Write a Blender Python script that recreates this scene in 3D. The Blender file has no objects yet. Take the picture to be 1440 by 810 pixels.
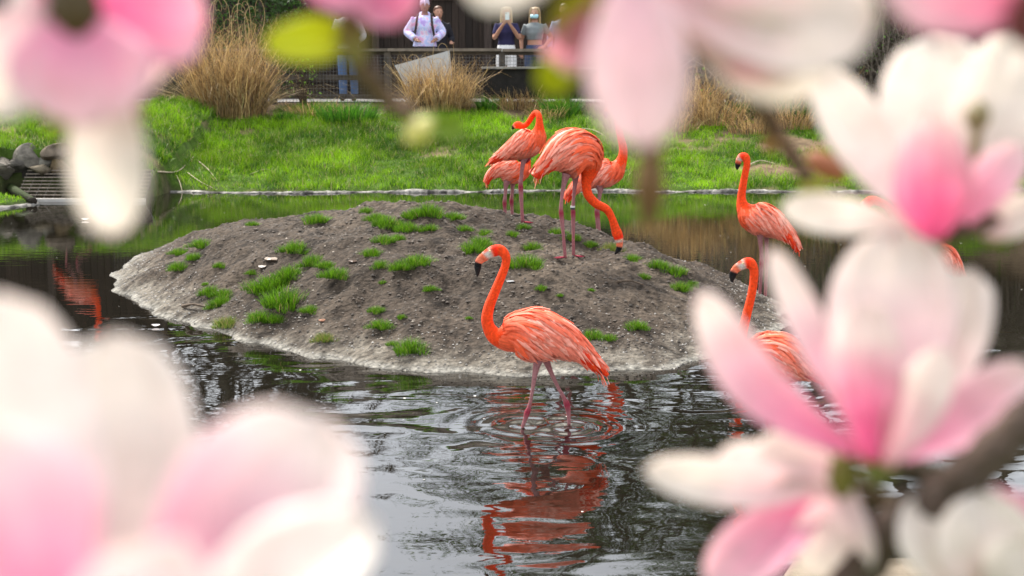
import bpy, math, random
import numpy as np
from mathutils import Vector, Matrix

# ------------------------------------------------------------------ camera, sky, sun, exposure
scene = bpy.context.scene
C = scene.collection
R = math.radians
F_PX, PITCH, CAM_Z = 2000.0, R(9.45), 1.98
cam_d = bpy.data.cameras.new('camera')
cam = bpy.data.objects.new('camera', cam_d); C.objects.link(cam)
cam.location = (0, 0, CAM_Z); cam.rotation_euler = (R(90) - PITCH, 0, 0)
cam_d.lens = 50; cam_d.sensor_width = 36; cam_d.clip_start = 0.02; cam_d.clip_end = 2000
cam_d.dof.use_dof = True; cam_d.dof.focus_distance = 8.6; cam_d.dof.aperture_fstop = 4.8
scene.camera = cam

SUN_EL, SUN_AZ = R(52), R(-38)          # azimuth measured from +Y towards +X
w = bpy.data.worlds.new('World'); scene.world = w; w.use_nodes = True
nt = w.node_tree; nt.nodes.clear()
out = nt.nodes.new('ShaderNodeOutputWorld'); bg = nt.nodes.new('ShaderNodeBackground')
sky = nt.nodes.new('ShaderNodeTexSky'); sky.sky_type = 'NISHITA'; sky.sun_disc = False
sky.sun_elevation = SUN_EL; sky.sun_rotation = SUN_AZ
sky.dust_density = 5.0; sky.air_density = 1.0
tc = nt.nodes.new('ShaderNodeTexCoord'); ns = nt.nodes.new('ShaderNodeTexNoise')
ns.inputs['Scale'].default_value = 2.6; ns.inputs['Detail'].default_value = 6
nt.links.new(tc.outputs['Generated'], ns.inputs['Vector'])
rp = nt.nodes.new('ShaderNodeMapRange')
rp.inputs[1].default_value = .36; rp.inputs[2].default_value = .62; rp.inputs[3].default_value = .30; rp.inputs[4].default_value = .85
nt.links.new(ns.outputs['Fac'], rp.inputs[0])
mx = nt.nodes.new('ShaderNodeMix'); mx.data_type = 'RGBA'
nt.links.new(rp.outputs[0], mx.inputs[0]); nt.links.new(sky.outputs[0], mx.inputs[6])
mx.inputs[7].default_value = (11.6, 12.0, 12.5, 1)          # bright thin cloud
nt.links.new(mx.outputs[2], bg.inputs[0]); bg.inputs[1].default_value = 0.085
nt.links.new(bg.outputs[0], out.inputs[0])

sd = bpy.data.lights.new('sun', 'SUN'); sd.energy = 3.8; sd.angle = R(16); sd.color = (1, .955, .89)
sun = bpy.data.objects.new('sun', sd); C.objects.link(sun)
sdir = Vector((math.cos(SUN_EL) * math.sin(SUN_AZ), math.cos(SUN_EL) * math.cos(SUN_AZ), math.sin(SUN_EL)))
sun.location = sdir * 60
sun.rotation_euler = sdir.to_track_quat('Z', 'Y').to_euler()

vs = scene.view_settings
vs.view_transform = 'Standard'; vs.look = 'None'; vs.gamma = 1; vs.exposure = 1.22; vs.use_curve_mapping = False
scene.cycles.use_denoising = True
scene.cycles.max_bounces = 8; scene.cycles.transparent_max_bounces = 8
scene.cycles.sample_clamp_indirect = 6

# ------------------------------------------------------------------ helpers
def ray(px, py):
    cx, cy = (px - 720) / F_PX, -(py - 405) / F_PX
    return Vector((cx, math.cos(PITCH) + cy * math.sin(PITCH), -math.sin(PITCH) + cy * math.cos(PITCH)))
def at(px, py, Y):
    d = ray(px, py); return Vector((0, 0, CAM_Z)) + d * (Y / d.y)
def on_z(px, py, z=0.0):
    d = ray(px, py); return Vector((0, 0, CAM_Z)) + d * ((z - CAM_Z) / d.z)

def tag(o, label=None, cat=None, group=None, kind=None):
    if label: o['label'] = label
    if cat: o['category'] = cat
    if group: o['group'] = group
    if kind: o['kind'] = kind
    return o
def empty(name, loc=(0, 0, 0), rz=0):
    o = bpy.data.objects.new(name, None); C.objects.link(o); o.location = loc; o.rotation_euler = (0, 0, rz)
    o.empty_display_size = .1
    return o
def link(name, me, mat=None, parent=None):
    o = bpy.data.objects.new(name, me); C.objects.link(o)
    if mat is not None and not me.materials:
        for m in (mat if isinstance(mat, (list, tuple)) else [mat]): me.materials.append(m)
    if parent is not None: o.parent = parent
    return o
def mesh(name, V, Fc, cols=None, smooth=False, mi=None):
    me = bpy.data.meshes.new(name)
    V = np.asarray(V, dtype=np.float32).reshape(-1, 3)
    if isinstance(Fc, np.ndarray):
        k = Fc.shape[1]; n = len(Fc)
        me.vertices.add(len(V)); me.vertices.foreach_set('co', V.ravel())
        me.loops.add(n * k); me.loops.foreach_set('vertex_index', Fc.astype(np.int32).ravel())
        me.polygons.add(n); me.polygons.foreach_set('loop_start', np.arange(0, n * k, k, dtype=np.int32))
    else:
        me.from_pydata(V.tolist(), [], [list(f) for f in Fc])
    me.update(calc_edges=True)
    if cols is not None:
        ca = me.color_attributes.new('Col', 'FLOAT_COLOR', 'POINT')
        c = np.ones((len(V), 4), dtype=np.float32); c[:, :3] = np.asarray(cols, dtype=np.float32).reshape(-1, 3)
        ca.data.foreach_set('color', c.ravel())
    if mi is not None: me.polygons.foreach_set('material_index', np.asarray(mi, dtype=np.int32))
    if smooth: me.polygons.foreach_set('use_smooth', np.ones(len(me.polygons), dtype=bool))
    me.validate()
    return me
def add(name, V, Fc, mat, parent=None, cols=None, smooth=False, mi=None):
    return link(name, mesh(name, V, Fc, cols, smooth, mi), mat, parent)

class MB:                                   # collects shapes for one mesh
    def __init__(s): s.V, s.F, s.K, s.n = [], [], [], 0
    def put(s, V, Fc, col=(1, 1, 1)):
        V = np.asarray(V, float).reshape(-1, 3); cc = np.asarray(col, float)
        s.V.append(V); s.K.append(np.tile(cc, (len(V), 1)) if cc.ndim == 1 else cc)
        s.F += [[i + s.n for i in f] for f in Fc]; s.n += len(V); return s
    def box(s, x0, x1, y0, y1, z0, z1, col=(1, 1, 1)):
        V = [(x, y, z) for z in (z0, z1) for y in (y0, y1) for x in (x0, x1)]
        return s.put(V, [(0, 2, 3, 1), (4, 5, 7, 6), (0, 1, 5, 4), (2, 6, 7, 3), (0, 4, 6, 2), (1, 3, 7, 5)], col)
    def tube(s, P, r, seg=8, col=(1, 1, 1), flat=None):
        V, Fc = tube_geo(P, r, seg, flat); return s.put(V, Fc, col)
    def build(s, name, mat, parent=None, smooth=False, cols=True):
        return add(name, np.vstack(s.V), s.F, mat, parent, np.vstack(s.K) if cols else None, smooth)

def tube_geo(P, r, seg=8, flat=None):
    P = np.asarray(P, float); n = len(P); r = np.broadcast_to(np.asarray(r, float), (n,))
    T = np.gradient(P, axis=0); T /= np.linalg.norm(T, axis=1)[:, None] + 1e-12
    ref = np.array([0, 1, 0]) if abs(T[:, 1]).mean() < .8 else np.array([1, 0, 0])
    A = np.cross(T, ref); A /= np.linalg.norm(A, axis=1)[:, None] + 1e-12
    B = np.cross(T, A)
    th = np.arange(seg) / seg * 2 * np.pi
    fl = 1 if flat is None else flat
    V = P[:, None] + r[:, None, None] * (np.cos(th)[None, :, None] * A[:, None] + fl * np.sin(th)[None, :, None] * B[:, None])
    Fc = [(i * seg + j, i * seg + (j + 1) % seg, (i + 1) * seg + (j + 1) % seg, (i + 1) * seg + j) for i in range(n - 1) for j in range(seg)]
    Fc += [tuple(range(seg))[::-1], tuple((n - 1) * seg + j for j in range(seg))]
    return V.reshape(-1, 3), Fc

def hermite(P, n):
    P = np.asarray(P, float)
    d = np.linalg.norm(np.diff(P[:, :3] if P.shape[1] >= 3 else P, axis=0), axis=1); d = np.maximum(d, 1e-6)
    t = np.concatenate([[0], np.cumsum(np.sqrt(d))])
    m = np.zeros_like(P)
    m[1:-1] = ((P[2:] - P[1:-1]) / (t[2:] - t[1:-1])[:, None] + (P[1:-1] - P[:-2]) / (t[1:-1] - t[:-2])[:, None]) / 2
    m[0] = (P[1] - P[0]) / (t[1] - t[0]); m[-1] = (P[-1] - P[-2]) / (t[-1] - t[-2])
    tt = np.linspace(0, t[-1], n); i = np.clip(np.searchsorted(t, tt, 'right') - 1, 0, len(t) - 2)
    h = (t[i + 1] - t[i]); u = ((tt - t[i]) / h)[:, None]; h = h[:, None]
    return ((2 * u**3 - 3 * u**2 + 1) * P[i] + (u**3 - 2 * u**2 + u) * h * m[i] + (-2 * u**3 + 3 * u**2) * P[i + 1] + (u**3 - u**2) * h * m[i + 1])

def vnoise(x, y, seed=0):
    xi, yi = np.floor(x).astype(np.int64), np.floor(y).astype(np.int64)
    u, v = x - xi, y - yi; u = u * u * (3 - 2 * u); v = v * v * (3 - 2 * v)
    def hsh(a, b):
        n = (a * 374761393 + b * 668265263 + seed * 1442695041) & 0xffffffff
        n = ((n ^ (n >> 13)) * 1274126177) & 0xffffffff
        return ((n ^ (n >> 16)) & 0xffff) / 65535.0
    return (hsh(xi, yi) * (1 - u) + hsh(xi + 1, yi) * u) * (1 - v) + (hsh(xi, yi + 1) * (1 - u) + hsh(xi + 1, yi + 1) * u) * v
def fbm(x, y, o=4, seed=0):
    x, y = np.asarray(x, float), np.asarray(y, float); s = 0; a = .5
    for k in range(o): s = s + a * (vnoise(x * 2**k + 17.3 * k, y * 2**k - 9.1 * k, seed + k) - .5); a *= .5
    return s

# ------------------------------------------------------------------ materials
def new_mat(name):
    m = bpy.data.materials.new(name); m.use_nodes = True
    return m, m.node_tree, m.node_tree.nodes['Principled BSDF']
def nd(t, typ, **kw):
    n = t.nodes.new(typ)
    for k, v in kw.items():
        if k in n.inputs.keys(): n.inputs[k].default_value = v
        else: setattr(n, k, v)
    return n
def attr_mat(name, rough=.6, spec=.3, vary=.25, scale=30, bump=0.0, bscale=80, trans=0.0, stretch=(1, 1, 1), sss=0):
    """object pigment from the Col attribute, broken up by fine noise"""
    m, t, b = new_mat(name)
    a = nd(t, 'ShaderNodeVertexColor', layer_name='Col')
    tc = nd(t, 'ShaderNodeTexCoord'); mp = nd(t, 'ShaderNodeMapping'); mp.inputs['Scale'].default_value = stretch
    t.links.new(tc.outputs['Object'], mp.inputs[0])
    n = nd(t, 'ShaderNodeTexNoise', Scale=scale, Detail=5.0); t.links.new(mp.outputs[0], n.inputs['Vector'])
    mr = nd(t, 'ShaderNodeMapRange'); mr.inputs[1].default_value = .3; mr.inputs[2].default_value = .7
    mr.inputs[3].default_value = 1 - vary; mr.inputs[4].default_value = 1 + vary
    t.links.new(n.outputs['Fac'], mr.inputs[0])
    mu = nd(t, 'ShaderNodeVectorMath', operation='SCALE'); t.links.new(a.outputs[0], mu.inputs[0]); t.links.new(mr.outputs[0], mu.inputs['Scale'])
    t.links.new(mu.outputs[0], b.inputs['Base Color'])
    b.inputs['Roughness'].default_value = rough; b.inputs['Specular IOR Level'].default_value = spec
    if sss: b.inputs['Subsurface Weight'].default_value = sss; b.inputs['Subsurface Radius'].default_value = (.02, .008, .005); b.inputs['Subsurface Scale'].default_value = .4
    if bump:
        n2 = nd(t, 'ShaderNodeTexNoise', Scale=bscale, Detail=6.0); t.links.new(mp.outputs[0], n2.inputs['Vector'])
        bp = nd(t, 'ShaderNodeBump', Strength=bump, Distance=.02); t.links.new(n2.outputs['Fac'], bp.inputs['Height'])
        t.links.new(bp.outputs[0], b.inputs['Normal'])
    if trans:
        tr = nd(t, 'ShaderNodeBsdfTranslucent'); t.links.new(mu.outputs[0], tr.inputs[0])
        ms = nd(t, 'ShaderNodeMixShader'); ms.inputs[0].default_value = trans
        t.links.new(b.outputs[0], ms.inputs[1]); t.links.new(tr.outputs[0], ms.inputs[2])
        t.links.new(ms.outputs[0], t.nodes['Material Output'].inputs[0])
    return m
M = {}
M['blade'] = attr_mat('grass_blade', .5, .35, .15, 6, trans=.35)
M['dry'] = attr_mat('dry_straw', .65, .3, .2, 12, trans=.25)
M['soil'] = attr_mat('soil', .92, .15, .55, 26, bump=1.0, bscale=34)
M['turf'] = attr_mat('turf_soil', .95, .1, .35, 7, bump=.6, bscale=30)
M['stone'] = attr_mat('stone', .95, .12, .45, 9, bump=.7, bscale=22)
M['pebble'] = attr_mat('pebble', .85, .25, .3, 60)
M['skinb'] = attr_mat('bird_skin', .7, .2, .2, 70, bump=.6, bscale=200)
M['feather'] = attr_mat('feather', .6, .25, .14, 45, trans=.12)
M['petal'] = attr_mat('petal', .55, .25, .07, 60, trans=.5, bump=.25, bscale=70)
M['leaf'] = attr_mat('leaf', .45, .4, .15, 25, trans=.4)
M['bark'] = attr_mat('bark', .85, .2, .35, 30, bump=.8, bscale=60)
M['wood'] = attr_mat('weathered_wood', .8, .25, .3, 8, bump=.4, bscale=20, stretch=(1, 1, 1))
M['plank'] = attr_mat('stained_plank', .7, .25, .35, 5, bump=.35, bscale=14, stretch=(6, 6, .5))
M['cloth'] = attr_mat('cloth', .85, .15, .12, 14, bump=.3, bscale=25)
M['skin'] = attr_mat('skin', .5, .35, .06, 20)
M['metal'] = attr_mat('rusty_metal', .6, .5, .35, 25, bump=.3, bscale=60)
M['concrete'] = attr_mat('concrete', .9, .2, .18, 5, bump=.3, bscale=40)
M['plastic'] = attr_mat('plastic', .35, .5, .1, 10)
M['hair'] = attr_mat('hair', .5, .4, .25, 40, stretch=(3, 3, .4))

def tie_dye():
    m, t, b = new_mat('tie_dye_cloth')
    tc = nd(t, 'ShaderNodeTexCoord'); n = nd(t, 'ShaderNodeTexNoise', Scale=9.0, Detail=2.0); t.links.new(tc.outputs['Object'], n.inputs['Vector'])
    cr = nd(t, 'ShaderNodeValToRGB'); t.links.new(n.outputs['Fac'], cr.inputs[0])
    e = cr.color_ramp.elements
    e[0].position = .34; e[0].color = (.42, .30, .66, 1); e[1].position = .66; e[1].color = (.72, .38, .60, 1)
    for p, c in ((.43, (.62, .57, .80, 1)), (.5, (.40, .50, .80, 1)), (.57, (.72, .66, .82, 1))):
        k = e.new(p); k.color = c
    t.links.new(cr.outputs[0], b.inputs['Base Color']); b.inputs['Roughness'].default_value = .9
    return m
M['tiedye'] = tie_dye()

# ------------------------------------------------------------------ terrain
def far_shore(x):
    return 20.3 + .10 * np.sin(x * .9 + 1) + .07 * np.sin(x * 2.3) + .02 * (x - 1) - .0 * x
def land_dist(x, y):
    """metres inland of the shoreline (negative over the pond)"""
    fs = far_shore(x)
    rec = (x > -7.0) & (x < -4.95)
    fs = np.where(rec, 19.55, fs)
    fs = np.where(x <= -7.0, 19.2, fs)
    d_far = y - fs
    tip = -6.28 - .45 * np.maximum(18.62 - y, 0) ** .9 - np.where(y > 18.62, (y - 18.62) * 2.2, 0)   # small grassy point on the left
    d_left = tip - x
    yn = 4.1 + 1.28 / (1 + np.exp(-(x - .85) * 9))
    d_near = yn - y
    d_right = x - 11.0 + .3 * np.sin(y * .7)
    return np.maximum(np.maximum(d_far, d_left), np.maximum(d_near, d_right))
def terrain(x, y):
    x, y = np.asarray(x, float), np.asarray(y, float)
    d = land_dist(x, y)
    up = np.clip(d, 0, None)
    far = np.where(up < .12, up * .5, .06 + .205 * (np.minimum(up, 4.9) - .12))
    # above the stone wall the left bank starts high
    lw = 1 / (1 + np.exp((x + 5.05) * 7))
    far = np.where(up > 0, far * (1 - lw) + lw * (.64 + .13 * np.minimum(up, 3.4)), far)
    far = np.where(y < 19.3, .05 + .12 * np.minimum(up, 2.5), far)
    hill = np.clip((x - 5.0) / 5, 0, 1) * np.clip((y - 21.5) / 8, 0, 1.6) * 3.2
    flat = np.clip((y - 25.0) / .5, 0, 1)
    far = far * (1 - flat) + flat * 1.06
    bumps = fbm(x * 1.6, y * 1.6, 4, 3) * .16 * np.clip(up / .6, 0, 1) * (1 - flat)
    h = np.where(d > 0, far + hill + bumps, -np.minimum(.55, -d * .8))
    return h

def grid(xs, ys):
    X, Y = np.meshgrid(xs, ys); n, m = len(ys), len(xs)
    i = (np.arange(n - 1)[:, None] * m + np.arange(m - 1)[None]).ravel()
    return X.ravel(), Y.ravel(), np.stack([i, i + 1, i + m + 1, i + m], 1)
xs = np.concatenate([np.linspace(-400, -30, 12), np.linspace(-29, -9.2, 40), np.arange(-9, 12.01, .09), np.linspace(12.5, 30, 40), np.linspace(32, 400, 12)])
ys = np.concatenate([np.linspace(-400, -20, 10), np.linspace(-19, 3, 30), np.arange(3.1, 17, .3), np.arange(17, 26.2, .07), np.linspace(26.4, 45, 60), np.linspace(47, 500, 14)])
X, Y, Q = grid(xs, ys); Z = terrain(X, Y)
n1, n2 = fbm(X * .9, Y * .9, 4, 21), fbm(X * 3, Y * 3, 4, 31)
green, brown, dark = np.array([.045, .085, .010]), np.array([.13, .092, .056]), np.array([.05, .04, .028])
d = land_dist(X, Y)
bare = np.clip((n1 * 2.2 + n2 * .9 + np.where(Y > 24, (Y - 24) * .55, 0) + np.where((X > 2.6) & (Y > 22.2), .60, 0) - .22) * 3, 0, 1)
bare = np.where(Y > 25.2, 1, bare)
col = green[None] * (1 - bare)[:, None] + brown[None] * bare[:, None]
col = np.where((d < 0)[:, None], dark[None], col)
gravel = (Y < 8) & (d > -.2) & (d < 1.5)
col = np.where(gravel[:, None], np.array([.17, .14, .105])[None], col)
col *= (1 + n2 * .8)[:, None]
tag(add('ground', np.stack([X, Y, Z], 1), Q, M['turf'], None, col, True), kind='structure')

# path behind the fence
xs = np.linspace(-20, 7, 90); ys = np.linspace(25.75, 28.6, 12); X, Y, Q = grid(xs, ys)
tag(add('path', np.stack([X, Y, np.full_like(X, 1.085) + fbm(X, Y, 2, 5) * .01], 1), Q, M['concrete'], None, np.tile([.26, .245, .23], (len(X), 1)), True), kind='structure')

# ------------------------------------------------------------------ island
ipx = [(165, 390), (200, 425), (300, 462), (400, 491), (500, 512), (620, 524), (750, 527), (880, 522), (985, 508), (1060, 482), (1105, 452), (1088, 421), (1010, 398), (940, 372), (882, 353)]
ipts = [on_z(*p)[:2] for p in ipx] + [(.35, 14.9), (-.6, 15.2), (-1.7, 15.0)] + [on_z(*p)[:2] for p in ((240, 349), (197, 361), (174, 374))]
IC = np.array([-.72, 11.6])
ang = np.array([math.atan2(p[1] - IC[1], p[0] - IC[0]) for p in ipts]); rad = np.array([math.hypot(p[0] - IC[0], p[1] - IC[1]) for p in ipts])
o_ = np.argsort(ang); ang, rad = ang[o_], rad[o_]
AA = np.concatenate([ang - 2 * np.pi, ang, ang + 2 * np.pi]); RR = np.tile(rad, 3)
_fa = np.linspace(-2 * np.pi, 2 * np.pi, 2881); _fr = np.interp(_fa, AA, RR); _k = np.hanning(61); AA, RR = _fa, np.convolve(np.pad(_fr, 30, 'edge'), _k / _k.sum(), 'valid') * 1.006
_dr = np.random.default_rng(77); DENT = [(IC[0] + _dr.uniform(-2.2, 2.2), IC[1] + _dr.uniform(-2.8, 2.2), _dr.uniform(.05, .16), _dr.uniform(.015, .05)) for _ in range(70)]
def island(x, y):
    x, y = np.asarray(x, float), np.asarray(y, float)
    th = np.arctan2(y - IC[1], x - IC[0]); r = np.hypot(x - IC[0], y - IC[1])
    q = r / (np.interp(th, AA, RR) * (1 + .012 * np.sin(th * 23) + .008 * np.sin(th * 41)))
    base = np.where(q < 1, .655 * (1 - np.clip(q, 0, 1) ** 2.0) ** 1.05, -(q - 1) * 1.6)
    m = np.clip((1 - q) * 4, 0, 1)
    dn = sum(dz * (np.exp(-((x - a) ** 2 + (y - b) ** 2) / s_ ** 2) - .6 * np.exp(-((x - a - s_) ** 2 + (y - b - s_) ** 2) / s_ ** 2)) for a, b, s_, dz in DENT)
    return base + m * (fbm(x * 1.7, y * 1.7, 4, 7) * .24 + fbm(x * 7, y * 7, 3, 11) * .07 + fbm(x * 19, y * 19, 3, 14) * .04 - dn), q
def ground_hit(px, py, fn):
    d = ray(px, py); o = Vector((0, 0, CAM_Z))
    t = 4 + np.arange(5200) * .005
    below = (CAM_Z + d.z * t) <= np.maximum(fn(d.x * t, d.y * t), 0)
    return o + d * (t[int(np.argmax(below))] if below.any() else 20)
isl = lambda x, y: island(x, y)[0]
xs = np.arange(-4.0, 2.9, .03); ys = np.arange(8.1, 15.8, .03); X, Y, Q = grid(xs, ys); Z, q = island(X, Y)
keep = (Z[Q] > -.25).any(1); Q = Q[keep]
n1, n2, n3 = fbm(X * 1.3, Y * 1.3, 4, 41), fbm(X * 9, Y * 9, 4, 43), fbm(X * 30, Y * 30, 3, 45)
soil, pale, wet, lightc = np.array([.046, .035, .026]), np.array([.145, .130, .106]), np.array([.05, .042, .034]), np.array([.088, .068, .050])
rim = np.clip((.145 + n1 * .26 + n2 * .16 - Z) / .13, 0, 1) * np.clip(.8 + n3 * 1.3 + n2 * .8, .25, 1)
foam = np.clip((.022 + n2 * .03 - np.abs(Z - .004)) / .012, 0, 1)
lt = np.clip(n1 * 3.4 + n2 * .9 + .3, 0, 1) * .8
col = soil * (1 - lt)[:, None] + lightc * lt[:, None]
col = col * (1 - rim)[:, None] + pale * rim[:, None]
col = col * (1 - foam)[:, None] + np.array([.20, .19, .165]) * foam[:, None]
dk = np.clip(-(n2 * 1.6 + n3 * 1.4) - .08, 0, 1) * (1 - rim * .4); col = col * (1 - .65 * np.clip(dk * 2.5, 0, 1))[:, None]
wl = np.clip((.002 - Z) / .01, 0, 1); col = col * (1 - wl)[:, None] + wet * wl[:, None]
tag(add('island', np.stack([X, Y, Z], 1), Q, M['soil'], None, col, True), kind='structure')

# ------------------------------------------------------------------ water
RINGS = [on_z(740, 597), on_z(799, 601)]
def water_mat():
    m, t, b = new_mat('pond_water')
    b.inputs['Base Color'].default_value = (.006, .005, .003, 1); b.inputs['Roughness'].default_value = .015; b.inputs['IOR'].default_value = 2.2
    tc = nd(t, 'ShaderNodeTexCoord'); sp = nd(t, 'ShaderNodeSeparateXYZ'); t.links.new(tc.outputs['Object'], sp.inputs[0])
    def noise(sc, scale, det, dist=0):
        mp = nd(t, 'ShaderNodeMapping'); mp.inputs['Scale'].default_value = sc; t.links.new(tc.outputs['Object'], mp.inputs[0])
        n = nd(t, 'ShaderNodeTexNoise', Scale=scale, Detail=det, Distortion=dist); t.links.new(mp.outputs[0], n.inputs['Vector']); return n.outputs['Fac']
    def math_(op, a, bb):
        n = nd(t, 'ShaderNodeMath', operation=op)
        for i, v in enumerate((a, bb)):
            if isinstance(v, (int, float)): n.inputs[i].default_value = v
            else: t.links.new(v, n.inputs[i])
        return n.outputs[0]
    near = nd(t, 'ShaderNodeMapRange', interpolation_type='SMOOTHSTEP'); near.inputs[1].default_value = 12.0; near.inputs[2].default_value = 7.6
    near.inputs[3].default_value = 0.0; near.inputs[4].default_value = 1.0; t.links.new(sp.outputs[1], near.inputs[0])
    calm = nd(t, 'ShaderNodeMapRange', interpolation_type='SMOOTHSTEP'); t.links.new(noise((1, 1, 1), .55, 1.0), calm.inputs[0])
    calm.inputs[1].default_value = .38; calm.inputs[2].default_value = .6; calm.inputs[3].default_value = .35; calm.inputs[4].default_value = 1.0
    big = math_('MULTIPLY', noise((.8, 1.4, 1), 1.8, .6, .9), .026)
    mid = math_('MULTIPLY', noise((1, 1.7, 1), 6.5, 0.5, .5), .0018)
    h1 = math_('MULTIPLY', math_('MULTIPLY', math_('ADD', big, mid), near.outputs[0]), calm.outputs[0])
    fine = math_('MULTIPLY', noise((.35, 2.2, 1), 7.0, 2.0, .2), .0007)
    h = math_('ADD', h1, fine)
    for k, c in enumerate(RINGS):
        dx = math_('SUBTRACT', sp.outputs[0], c.x); dy = math_('SUBTRACT', sp.outputs[1], c.y)
        r = math_('SQRT', math_('ADD', math_('MULTIPLY', dx, dx), math_('MULTIPLY', dy, dy)), 0)
        fade = math_('POWER', 2.718, math_('MULTIPLY', r, -6.0))
        sn = math_('SINE', math_('MULTIPLY', r, 42.0 + 5 * k), 0)
        h = math_('ADD', h, math_('MULTIPLY', math_('MULTIPLY', sn, fade), .0070))
    bp = nd(t, 'ShaderNodeBump', Strength=1.0, Distance=1.0); t.links.new(h, bp.inputs['Height']); t.links.new(bp.outputs[0], b.inputs['Normal'])
    return m
X, Y, Q = grid(np.linspace(-14, 14, 60), np.linspace(2.5, 21.2, 50))
tag(add('water', np.stack([X, Y, X * 0], 1), Q, water_mat(), None, None, True), kind='structure')

# pale stone lip along the far shore and round the little point on the left
rg = np.random.default_rng(5)
def lip(name, P, wd, ht):
    P = np.asarray(P); n = len(P); T = np.gradient(P, axis=0); T /= np.linalg.norm(T, axis=1)[:, None]; i_ = np.arange(n)
    Nn = np.stack([-T[:, 1], T[:, 0]], 1); j = fbm(i_ * .13, i_ * .0, 4, 9); hj = np.clip(.55 + 1.5 * fbm(i_ * .09, i_ * 0 + 5., 4, 19), .05, 1.3)
    prof = [(-.55, -.6), (-.5, .25), (-.3, .8), (.05, 1.0), (.35, .8), (.5, .1), (.5, -.6)]; k = len(prof); jit = rg.normal(0, .10, (n, k, 2))
    V = [(*(P[i] + Nn[i] * wd * (a + j[i] * .9 + jit[i, q, 0])), ht * hj[i] * (z + jit[i, q, 1])) for i in range(n) for q, (a, z) in enumerate(prof)]
    Fc = [(i * k + a, i * k + a + 1, (i + 1) * k + a + 1, (i + 1) * k + a) for i in range(n - 1) for a in range(k - 1)]
    cl = np.clip(.15 + .5 * fbm(i_ * .25, i_ * 0 + 3, 3, 12)[:, None] + rg.normal(0, .05, (n, k)), .04, .5).reshape(-1, 1) * np.array([1, .95, .86])
    return tag(add(name, V, Fc, M['stone'], None, cl, True), kind='structure')
xx = np.arange(-4.9, 10.5, .03); lip('pond_edge', np.stack([xx, far_shore(xx) - .02], 1), .14, .045)
tt = np.linspace(15.5, 18.6, 80); tip = -6.28 - .45 * np.maximum(18.62 - tt, 0) ** .9; lip('pond_edge', np.stack([tip, tt], 1)[::-1], .2, .05)

# ------------------------------------------------------------------ grass
def blades(base, L, wd, lean, seg, colb, colt, rng, wob=0.0):
    n = len(base); L = np.broadcast_to(L, (n,)); wd = np.broadcast_to(wd, (n,))
    a = rng.uniform(0, 2 * np.pi, n); side = np.stack([np.cos(a), np.sin(a), np.zeros(n)], 1)
    t = np.linspace(0, 1, seg + 1)
    up = np.array([0, 0, 1.0]); ln = np.linalg.norm(lean, axis=1)[:, None]
    pos = base[:, None] + L[:, None, None] * (t[None, :, None] * up * np.sqrt(np.clip(1 - .45 * np.minimum(ln, 1.3)[:, None] ** 2 * t[None, :, None], .05, 1)) + (t ** 1.8)[None, :, None] * np.concatenate([lean, np.zeros((n, 1))], 1)[:, None])
    if wob:
        wv = rng.normal(0, wob, (n, 2)); fr = rng.uniform(.5, 1.4, n); k1 = np.sin(2 * np.pi * fr[:, None] * t[None] ** 1.6 + rng.uniform(-1, 1, n)[:, None]) * t[None]
        pos[:, :, :2] += L[:, None, None] * k1[:, :, None] * wv[:, None]; brk = np.clip(t[None] - rng.uniform(.45, 1.6, n)[:, None], 0, 1); pos[:, :, 2] -= L[:, None] * brk * 1.5
    wt = (wd[:, None] * (1 - t[None] ** 1.5 * .92))[:, :, None] * side[:, None] * .5
    V = np.stack([pos - wt, pos + wt], 2).reshape(-1, 3)
    k = 2 * (seg + 1); b0 = np.arange(n)[:, None] * k; s = np.arange(seg)[None] * 2
    Q = np.stack([b0 + s, b0 + s + 1, b0 + s + 3, b0 + s + 2], 2).reshape(-1, 4)
    tcol = t[None, :, None]
    K = colb[:, None] * (1 - tcol) + colt[:, None] * tcol
    K = np.repeat(K[:, :, None], 2, 2).reshape(-1, 3)
    return V, Q, K
G_LO, G_HI = np.array([.03, .10, .004]), np.array([.20, .43, .012])
def grass_cols(n, rng, lo=G_LO, hi=G_HI, yellow=.06):
    f = rng.uniform(0, 1, n)[:, None]; c = lo * (1 - f) + hi * f
    c = np.where(rng.uniform(0, 1, n)[:, None] < yellow, np.array([.42, .33, .13]) * rng.uniform(.6, 1.1, n)[:, None], c)
    return c
# lawn on the far bank
rg = np.random.default_rng(11)
n = 26000
tx = rg.uniform(-9.5, 11, n); ty = rg.uniform(18.0, 25.6, n)
dd = land_dist(tx, ty)
nn = fbm(tx * .9, ty * .9, 4, 21) * 2.2 + fbm(tx * 3, ty * 3, 4, 31) * .9 + np.where(ty > 24, (ty - 24) * .55, 0) + np.where((tx > 2.6) & (ty > 22.2), .60, 0) - .22
ok = (dd > .05) & (rg.uniform(0, 1, n) > np.clip(nn * 2.6, 0, .97)) & (ty < 25.3)
tx, ty = tx[ok], ty[ok]; nt_ = len(tx); per = 14
cl = np.repeat(np.arange(nt_), per); n = len(cl)
sp = .055
bx, by = tx[cl] + rg.normal(0, sp, n), ty[cl] + rg.normal(0, sp, n)
ok = land_dist(bx, by) > .03; cl, bx, by = cl[ok], bx[ok], by[ok]; n = len(bx)
vig = (fbm(tx * 1.2, ty * 1.2, 3, 77) + .5)
base = np.stack([bx, by, terrain(bx, by) - .005], 1)
L = (.02 + .15 * np.clip(vig[cl] * 1.6 - .3, 0, 1.3)) * rg.uniform(.6, 1.3, n)
lean = rg.normal(0, .45, (n, 2))
cv = np.clip(.42 + 1.5 * fbm(tx * 1.1, ty * 1.1, 4, 91) + rg.uniform(-.45, .5, nt_), 0, 1)[cl][:, None]
cb = (np.array([.025, .10, .002]) * (1 - cv) + np.array([.29, .52, .008]) * cv)
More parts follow.
